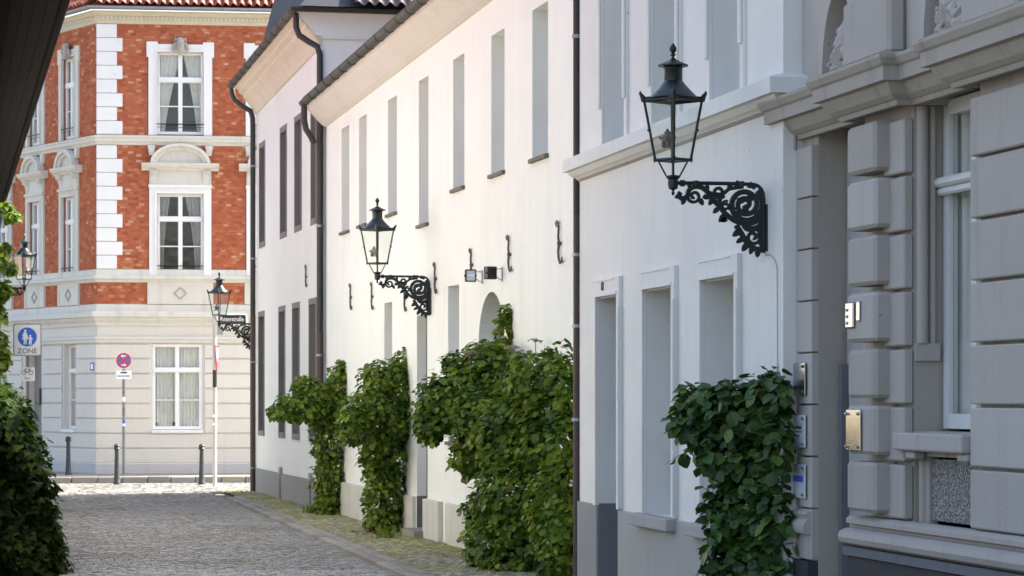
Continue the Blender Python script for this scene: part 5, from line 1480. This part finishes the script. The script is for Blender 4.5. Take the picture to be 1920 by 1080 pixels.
# street name pole
sx, sy = -7.18, 65.7
sf = front_frame(sx, sy, 0.02)
r = thing('street_name_sign', 'slim pale pole carrying a dark street name plate at the far corner', 'street sign', (sx, sy, 0))
b = MB(); b.tube([sf.w(0, 0, 0), sf.w(0, 0, 4.12)], 0.05, 14); po = b.build('post', M_PWHITE, r, smooth=True)
b = MB(); b.lathe([(0.056, 3.92), (0.06, 3.92), (0.06, 4.0), (0.056, 4.0)], sf.w(0, 0, 0), 12); b.build('clamp', M_STEEL, po)
b = MB(); b.prism(sf, rounded(0.055, 0.78, 3.90, 4.17, 0.03), -0.012, 0.012); p3 = b.build('name_plate', M_SWHITE, r)
b = MB(); b.prism(sf, rounded(0.085, 0.75, 3.93, 4.14, 0.02), 0.0125, 0.014); b.build('dark_field', M_SBLACK, p3)
text_mesh('Ritterstraße', 0.15, M_SWHITE, 'lettering', p3, facing(sf, 0.4175, 0.0155, 4.035), 0.001, 0.78)
b = MB(); b.cbox(sf, 0.06, 0.2, 0.0, 0.015, 3.66, 3.88, 0.003); b.build('small_plate', M_SGREY, r)
tf = front_frame(sx, sy, 1.4)
b = MB(); b.prism(tf, [(-0.2, 3.4), (0.2, 3.4), (0.0, 2.78)], 0.055, 0.065); b.build('triangular_plate', M_SRED, r)
b = MB(); b.prism(tf, [(-0.11, 3.34), (0.11, 3.34), (0.0, 3.0)], 0.0655, 0.067); b.build('plate_face', M_SWHITE, r)
for (z, hh, mm) in ((2.6, 0.42, M_SBLACK), (1.7, 0.06, M_SWHITE), (1.5, 0.05, M_SWHITE)):
    b = MB(); b.lathe([(0.0505, z - hh / 2), (0.052, z - hh / 2), (0.052, z + hh / 2), (0.0505, z + hh / 2)], sf.w(0, 0, 0), 14); b.build('sticker', mm, po, smooth=True)

# bollards
def bollard(x, y, z, label):
    r = thing('bollard', label, 'bollard', (x, y, z), 0, 'dark iron bollards in front of the corner house')
    b = MB(); b.lathe([(0.09, 0), (0.09, 0.05), (0.075, 0.07), (0.075, 0.16), (0.066, 0.19), (0.05, 0.8), (0.052, 0.83), (0.05, 0.85)], (x, y, z), 16); b.build('shaft', M_BOLL, r, smooth=True)
    b = MB(); b.lathe([(0.05, 0.85), (0.075, 0.865), (0.08, 0.885), (0.07, 0.90), (0.06, 0.91), (0.075, 0.93), (0.075, 0.955), (0.05, 0.985), (0.015, 1.0)], (x, y, z), 16); b.build('cap', M_BOLL, r, smooth=True)
bollard((128 - 960) / 5100 * 70.0, 70.0, 0.155, 'iron bollard on the pavement, leftmost in front of the brick house')
bollard((219 - 960) / 5100 * 67.3, 67.3, 0.0, 'iron bollard at the kerb beside the no stopping sign')
bollard((378 - 960) / 5100 * 67.2, 67.2, 0.0, 'iron bollard at the kerb beside the slim pale pole')

# ------------------------------------------------------------------ foliage
LV = np.array([(0, 0, 0), (0.36, 0.22, 0.05), (0.47, 0.55, 0.04), (0.25, 0.88, -0.02), (0, 1.08, -0.10), (-0.25, 0.88, -0.02), (-0.47, 0.55, 0.04), (-0.36, 0.22, 0.05), (0, 0.5, -0.03)], float)
LF = [(8, 0, 1), (8, 1, 2), (8, 2, 3), (8, 3, 4), (8, 4, 5), (8, 5, 6), (8, 6, 7), (8, 7, 0)]
IV = np.array([(0, 0.1, 0), (0.30, -0.02, 0.03), (0.52, 0.32, 0.02), (0.27, 0.5, 0.03), (0, 1.0, -0.06), (-0.27, 0.5, 0.03), (-0.52, 0.32, 0.02), (-0.30, -0.02, 0.03), (0, 0.42, -0.02)], float)
def leaf_data(name, V, mat):
    me = bpy.data.meshes.new(name); me.from_pydata([tuple(v) for v in V], [], LF); me.materials.append(mat); return me
LEAF_ME = leaf_data('leaf', LV, M_LEAF); DLEAF_ME = leaf_data('leaf', LV, M_DLEAF); ILEAF_ME = leaf_data('leaf', IV, M_ILEAF)

def blob_points(rng, blobs, density):
    """points through the volume of a union of ellipsoids, most of them near its skin; blobs: centre, radii"""
    pts = []; nrm = []
    for (c, rr, wgt) in blobs:
        area = (rr[0] * rr[1] + rr[1] * rr[2] + rr[0] * rr[2]) * 4.2
        n = int(area * density * wgt)
        d = rng.normal(size=(n, 3)); d /= np.linalg.norm(d, axis=1)[:, None]
        k = np.where(rng.random(n) < 0.72, rng.uniform(0.8, 1.12, n), rng.uniform(0.35, 0.85, n))
        # uneven skin
        lump = 1 + 0.13 * np.sin(d[:, 0] * 5.1 + c[0] * 7) * np.sin(d[:, 2] * 6.3 + c[2] * 5) + 0.09 * np.sin(d[:, 1] * 9 + d[:, 2] * 8)
        p = np.array(c) + d * np.array(rr) * (k * lump)[:, None]
        pts.append(p); nrm.append(d)
    P = np.concatenate(pts); N = np.concatenate(nrm)
    # drop what lies deep inside another blob
    deep = np.zeros(len(P), bool)
    for (c, rr, wgt) in blobs:
        q = np.linalg.norm((P - np.array(c)) / np.array(rr), axis=1); deep |= q < 0.5
    return P[~deep], N[~deep]

def foliage(root, P, N, size, V, me, matA, seed, indiv=300, droop=0.5, name='foliage', eye=(0, 0, 2.15)):
    rng = np.random.default_rng(seed)
    n = len(P)
    s = size * np.clip(rng.lognormal(-0.1, 0.28, n), 0.4, 1.45)
    nz = N * 0.75 + rng.normal(size=(n, 3)) * 0.45 + np.array((0, -0.1, 0.75)); nz /= np.linalg.norm(nz, axis=1)[:, None]
    tip = N * 0.35 + rng.normal(size=(n, 3)) * 0.6 + np.array((0, 0, -droop)); tip -= nz * (tip * nz).sum(1)[:, None]; tip /= np.linalg.norm(tip, axis=1)[:, None]
    xx = np.cross(tip, nz)
    tone = np.clip(rng.normal(0.45, 0.2, n) + 0.30 * np.sin(P[:, 0] * 6.1 + P[:, 2] * 5.3 + seed) * np.sin(P[:, 1] * 4.7 + P[:, 2] * 6.1 + seed * 2), 0, 0.97)  # clumps tinted lighter and darker, imitating light and shade in the mass
    tone[rng.random(n) < 0.004] = 1.0
    face = -(N * (P - np.array(eye))).sum(1) / np.linalg.norm(P - np.array(eye), axis=1)
    order = np.argsort(-(face * s))
    ind = set(order[:indiv].tolist())
    rest = np.array([i for i in range(n) if i not in ind], int)
    R = np.stack([xx, tip, nz], 2)                # columns
    W = P[rest][:, None, :] + np.einsum('nij,kj->nki', R[rest] * s[rest][:, None, None], V)
    k = len(V); verts = W.reshape(-1, 3) - np.array(root_of(root))
    F = (np.arange(len(rest)) * k)[:, None, None] + np.array(LF)[None]
    mesh = bpy.data.meshes.new(name)
    mesh.vertices.add(len(verts)); mesh.vertices.foreach_set('co', verts.ravel())
    F = F.reshape(-1, 3); nf_ = len(F)
    mesh.loops.add(nf_ * 3); mesh.loops.foreach_set('vertex_index', F.ravel().astype(np.int32))
    mesh.polygons.add(nf_); mesh.polygons.foreach_set('loop_start', np.arange(nf_, dtype=np.int32) * 3)
    mesh.update(calc_edges=True)
    at = mesh.attributes.new('tone', 'FLOAT', 'FACE'); at.data.foreach_set('value', np.repeat(tone[rest], len(LF)).astype(np.float32))
    mesh.materials.append(matA)
    o = bpy.data.objects.new(name, mesh); COL.objects.link(o); o.parent = root; o['kind'] = 'stuff'
    base = Vector(root_of(root))
    for i in ind:
        mw = Matrix(R[i].tolist()).to_4x4() @ Matrix.Scale(float(s[i]), 4); mw.translation = Vector(P[i]) - base
        q = bpy.data.objects.new('leaf', me); COL.objects.link(q); q.parent = root; q.matrix_local = mw
    return o

def stems(root, pts_list, mat=M_BROWN):
    for pts, r0 in pts_list:
        b = MB(); n = len(pts); b.tube(pts, [r0 * (1 - 0.75 * i / (n - 1)) for i in range(n)], 7); b.build('branch', mat, root, smooth=True)

def at(x, y, Y): return ((x - 960) / 5100 * Y, Y, 2.15 + (745 - y) / 5100 * Y)

def bush(label, seed, base, blobs, size, density, V=LV, me=LEAF_ME, matA=M_LEAFA, name='climbing_shrub', trunk_to=None, group='leafy climbing shrubs trained against the house fronts', flowers=()):
    r = thing(name, label, 'shrub', base, 0, group)
    rng = np.random.default_rng(seed)
    P, N = blob_points(rng, blobs, density)
    # loose shoots that leave the clipped mass
    shoots = []; xp = []; xn = []
    for i in rng.choice(len(P), 80, replace=False):
        if N[i][1] > 0.5 or P[i][2] < 0.5: continue
        L = rng.uniform(0.14, 0.36); d = N[i] * 0.8 + rng.normal(size=3) * 0.35 + np.array((-0.05, -0.1, 0.35)); d /= np.linalg.norm(d)
        pts = [P[i] - N[i] * 0.1 + d * L * t + np.array((0, 0, -0.35)) * (L * t * t) for t in (0, 0.35, 0.7, 1.0)]
        shoots.append(([tuple(q) for q in pts], 0.006))
        for t in np.arange(0.25, 1.05, 0.16):
            q = P[i] - N[i] * 0.1 + d * L * t + np.array((0, 0, -0.35)) * (L * t * t) + rng.normal(size=3) * 0.018
            xp.append(q); xn.append(d * 0.5 + rng.normal(size=3) * 0.5 + np.array((0, 0, 0.4)))
    xn = np.array(xn); xn /= np.linalg.norm(xn, axis=1)[:, None]
    foliage(r, np.concatenate([P, np.array(xp)]), np.concatenate([N, xn]), size, V, me, matA, seed)
    stems(r, shoots)
    tl = []
    b0 = Vector(base)
    for i, (c, rr, w) in enumerate(blobs[:6]):
        c = Vector(c); mid_ = b0.lerp(c, 0.5) + Vector((0.04 * (i % 3 - 1), 0.03, 0))
        tl.append(([tuple(b0 + Vector((0.03 * (i % 3 - 1), 0.02 * (i % 2), -0.02))), tuple(b0.lerp(c, 0.2)), tuple(mid_), tuple(c)], 0.035))
    stems(r, tl)
    for p in flowers:
        b = MB(); p = Vector(p)
        for k in range(26):
            a, e = RND.uniform(0, 6.28), RND.uniform(0, 0.1)
            q = p + Vector((cos(a) * e, sin(a) * e, RND.uniform(-0.02, 0.02)))
            b.tube([q, q + Vector((0, 0, 0.018))], [0.016, 0.008], 5)
        b.tube([p - Vector((0, 0, 0.15)), p], 0.006, 5)
        b.build('flower_head', M_PINK, r)
    return r

def B_(x, y, Y, rx, rz, ry, w=1.0):
    """an ellipsoid given where it stands: centre and radii in metres"""
    return ((round(x, 3), Y, round(y, 3)), (rx, ry, rz), w)

# shrub 1, at the joint of the middle and far houses (about 49.6 m away)
def P3(px, py, Y): return at(px, py, Y)
b1 = []
for (x, y, Y, rx, rz, ry) in ((622, 905, 49.5, .30, .55, .30), (618, 830, 49.5, .32, .40, .32), (620, 950, 49.5, .27, .25, .28), (622, 765, 49.4, .42, .40, .42), (640, 720, 49.3, .26, .38, .30), (590, 755, 49.0, .40, .30, .38), (555, 762, 48.7, .36, .22, .34), (527, 772, 48.5, .24, .14, .24), (575, 725, 49.0, .25, .18, .25), (648, 690, 49.4, .14, .16, .16)):
    c = P3(x, y, Y); b1.append((c, (rx, ry, rz), 1))
s1 = bush('leafy shrub with a side branch reaching left, farthest of the climbing shrubs', 11, P3(622, 963, 49.5), b1, 0.080, 600)
b2 = []
for (x, y, Y, rx, rz, ry) in ((722, 930, 43.2, .32, .50, .30), (724, 860, 43.2, .36, .42, .34), (718, 975, 43.2, .28, .22, .28), (725, 790, 43.0, .46, .40, .42), (745, 730, 43.1, .30, .42, .30), (690, 770, 42.7, .36, .34, .36), (664, 800, 42.4, .26, .26, .28), (710, 710, 43.0, .30, .26, .30), (755, 680, 43.2, .18, .20, .18), (765, 760, 43.0, .22, .3, .25), (700, 850, 42.9, .2, .25, .2)):
    c = P3(x, y, Y); b2.append((c, (rx, ry, rz), 1))
s2 = bush('upright leafy shrub between the farthest shrub and the big middle one', 23, P3(722, 1000, 43.2), b2, 0.080, 600)
b3 = []
for (x, y, Y, rx, rz, ry) in ((985, 1020, 33.6, .58, .60, .40), (985, 930, 33.6, .60, .50, .42), (930, 1030, 34.2, .40, .45, .35), (1030, 830, 33.4, .40, .55, .36), (975, 810, 34.0, .55, .50, .48), (920, 790, 34.6, .45, .42, .45), (890, 850, 34.9, .30, .28, .34), (865, 740, 35.2, .40, .36, .40), (825, 760, 35.2, .30, .38, .32), (935, 700, 34.9, .36, .36, .36), (1010, 710, 33.6, .40, .36, .38), (1058, 690, 33.2, .24, .28, .28), (1072, 760, 33.0, .16, .35, .22), (1075, 880, 32.9, .13, .35, .2), (1072, 1010, 32.9, .13, .35, .2), (905, 670, 35.3, .26, .2, .26), (945, 625, 35.6, .11, .26, .14), (952, 590, 35.6, .09, .14, .1), (805, 800, 35.0, .16, .22, .2), (1056, 720, 31.7, .16, .40, .26), (1058, 830, 31.7, .17, .45, .26), (1052, 960, 31.8, .17, .5, .26), (1046, 1060, 31.9, .2, .35, .26), (1030, 960, 32.6, .25, .6, .28), (855, 680, 35.4, .16, .14, .18), (1060, 1040, 33.2, .18, .3, .2), (900, 960, 34.5, .2, .25, .22)):
    c = P3(x, y, Y); b3.append((c, (rx, ry, rz), 1))
s3 = bush('largest dense climbing shrub by the downpipe, covering the arched gateway', 37, P3(985, 1088, 33.6), b3, 0.080, 680,
          flowers=[P3(1004, 640, 33.5), P3(1032, 770, 32.9), P3(960, 652, 34.5), P3(880, 662, 35.0)])
b4 = []
for (x, y, Y, rx, rz, ry) in ((1405, 1040, 23.3, .36, .30, .26), (1400, 960, 23.3, .34, .32, .26), (1430, 880, 23.2, .30, .40, .26), (1390, 850, 23.3, .36, .24, .28), (1340, 790, 23.5, .30, .22, .26), (1310, 770, 23.6, .20, .16, .2), (1400, 770, 23.2, .36, .26, .28), (1450, 740, 22.9, .20, .22, .22), (1285, 790, 23.7, .12, .10, .14), (1350, 745, 23.4, .22, .09, .2), (1290, 735, 23.7, .11, .06, .12), (1360, 1060, 23.5, .16, .2, .2), (1452, 960, 22.8, .14, .4, .2), (1450, 1050, 22.9, .2, .3, .22), (1458, 830, 22.6, .08, .26, .15), (1464, 735, 22.6, .06, .14, .12), (1330, 840, 23.5, .14, .1, .16), (1345, 945, 23.5, .1, .08, .12)):
    c = P3(x, y, Y); b4.append((c, (rx, ry, rz), 1))
s4 = bush('dark broad-leaved climbing shrub against the cool white house, nearest to the camera', 41, P3(1405, 1120, 23.3), b4, 0.092, 470, LV, DLEAF_ME, M_DLEAFA)

# ivy hedge on the left
hed = thing('ivy_hedge', 'tall dark ivy hedge along the left edge with sunlit top leaves', 'hedge', (-6.3, 36, 0))
FH = Frame((left_x(32.3) + 0.02, 32.3), (-0.209, 1), (1, 0.209))
rng = np.random.default_rng(5)
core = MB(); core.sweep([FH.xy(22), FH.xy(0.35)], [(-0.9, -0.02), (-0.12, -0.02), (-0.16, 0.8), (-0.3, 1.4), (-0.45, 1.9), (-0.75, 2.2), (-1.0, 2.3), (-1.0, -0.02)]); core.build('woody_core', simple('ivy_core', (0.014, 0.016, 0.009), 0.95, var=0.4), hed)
prof = [(0.0, 0.0), (0.0, 0.4), (-0.05, 0.8), (-0.15, 1.3), (-0.27, 1.66), (-0.40, 1.92), (-0.57, 2.1), (-0.8, 2.3), (-1.1, 2.45)]
seglen = [hypot(prof[i + 1][0] - prof[i][0], prof[i + 1][1] - prof[i][1]) for i in range(len(prof) - 1)]
cum = np.concatenate([[0], np.cumsum(seglen)])
n = 15000
u = 22 * rng.random(n) ** 1.5 ; tt = rng.random(n) * cum[-1]
o_ = np.interp(tt, cum, [p[0] for p in prof]); z_ = np.interp(tt, cum, [p[1] for p in prof])
lump = 0.10 * np.sin(u * 2.3 + z_ * 3) + 0.07 * np.sin(u * 5.1 - z_ * 4.2) + rng.normal(0, 0.05, n)
sl = np.interp(tt, cum, [0, 0.05, 0.1, 0.2, 0.3, 0.5, 0.8, 1.1, 1.4])
out = np.cos(sl); upw = np.sin(sl)
o_ = o_ + lump * out; z_ = z_ + lump * upw
P = np.stack([FH.p[0] + FH.d[0] * u + FH.n[0] * o_, FH.p[1] + FH.d[1] * u + FH.n[1] * o_, np.maximum(z_, 0.03)], 1)
N = np.stack([FH.n[0] * out, FH.n[1] * out, upw], 1)
# near end face
n2 = 3500
uu = rng.uniform(-0.15, 0.35, n2); t2 = rng.random(n2); ti = rng.random(n2) * cum[-1]
oo = np.interp(ti, cum, [p[0] for p in prof]); zz = np.interp(ti, cum, [p[1] for p in prof])
oo = -1.1 + (oo + 1.1) * np.sqrt(t2); zz = zz * np.sqrt(rng.random(n2))
uu = uu + 0.12 * np.sin(oo * 6 + zz * 4)
P2 = np.stack([FH.p[0] + FH.d[0] * uu + FH.n[0] * oo, FH.p[1] + FH.d[1] * uu + FH.n[1] * oo, zz], 1)
N2 = np.tile(np.array([[0.15, -0.97, 0.15]]), (n2, 1))
foliage(hed, np.concatenate([P, P2]), np.concatenate([N, N2]), 0.105, IV, ILEAF_ME, M_ILEAFA, 9, droop=0.8)
# sunlit vine on the left-hand house near its lantern
vin = thing('climbing_vine', 'bright yellow-green sunlit vine at the left edge behind the left lantern', 'vine', FL.w(29, 0.1, 0))
bl = []
for (x, y, rx, rz) in ((6, 470, .12, .16), (16, 500, .14, .09), (4, 545, .13, .2), (24, 404, .12, .09), (0, 590, .1, .15), (-4, 660, .2, .5), (-14, 560, .15, .5), (10, 385, .08, .06)):
    bl.append((P3(x, y, 58.2), (rx, 0.22, rz), 1))
P, N = blob_points(np.random.default_rng(3), bl, 420)
foliage(vin, P, N, 0.13, LV, LEAF_ME, M_LEAFA, 4, indiv=120)
stems(vin, [([FL.w(28.8, 0.1, 0), FL.w(28.85, 0.12, 2.0), FL.w(28.9, 0.1, 4.0), FL.w(28.8, 0.25, 5.6)], 0.04)])

# weeds at the pavement edge
for (px_, py_, lab, sd_) in ((588, 962, 'small weed tuft on the pavement by the far plinth', 61), (725, 1008, 'low weeds and dry leaves at the foot of the upright shrub', 62)):
    Y = 5100 * 2.13 / (py_ - 745); X = (px_ - 960) / 5100 * Y
    r = thing('weed', lab, 'weed', (X, Y, 0.02), 0, 'weeds on the pavement')
    b = MB(); rg = random.Random(sd_)
    for k in range(40):
        a = rg.uniform(0, 6.28); L = rg.uniform(0.08, 0.24); q = Vector((X + rg.gauss(0, 0.08), Y + rg.gauss(0, 0.1), 0.01))
        d_ = Vector((cos(a) * 0.5, sin(a) * 0.5, 0.9)) * L; sdv = Vector((-sin(a), cos(a), 0)) * 0.012
        b.face([q - sdv, q + sdv, q + d_ * 0.7 + sdv, q + d_ * 1.05, q + d_ * 0.7 - sdv])
    b.build('blades', M_LEAFA, r, tones=True, kind='stuff')

# dry leaves under the upright shrub
r = thing('fallen_leaves', 'scatter of dry brown leaves on the pavement under the upright shrub', 'leaves', (-1.95, 42.8, 0.03))
b = MB(); rg = random.Random(77)
for k in range(170):
    q = Vector((-2.0 + rg.gauss(0, 0.22), 42.6 + rg.gauss(0, 0.5), 0.035 + rg.random() * 0.02)); a = rg.uniform(0, 6.28); L = rg.uniform(0.03, 0.06)
    d_ = Vector((cos(a), sin(a), rg.uniform(-0.3, 0.5))) * L; e_2 = Vector((-sin(a), cos(a), rg.uniform(-0.3, 0.3))) * L * 0.5
    b.face([q - d_, q + e_2, q + d_, q - e_2], rg.random())
b.build('leaf_litter', pieces('dry_leaf', [(0.0, (0.10, 0.055, 0.03)), (1.0, (0.24, 0.13, 0.07))], True, 0.9), r, tones=True, kind='stuff')
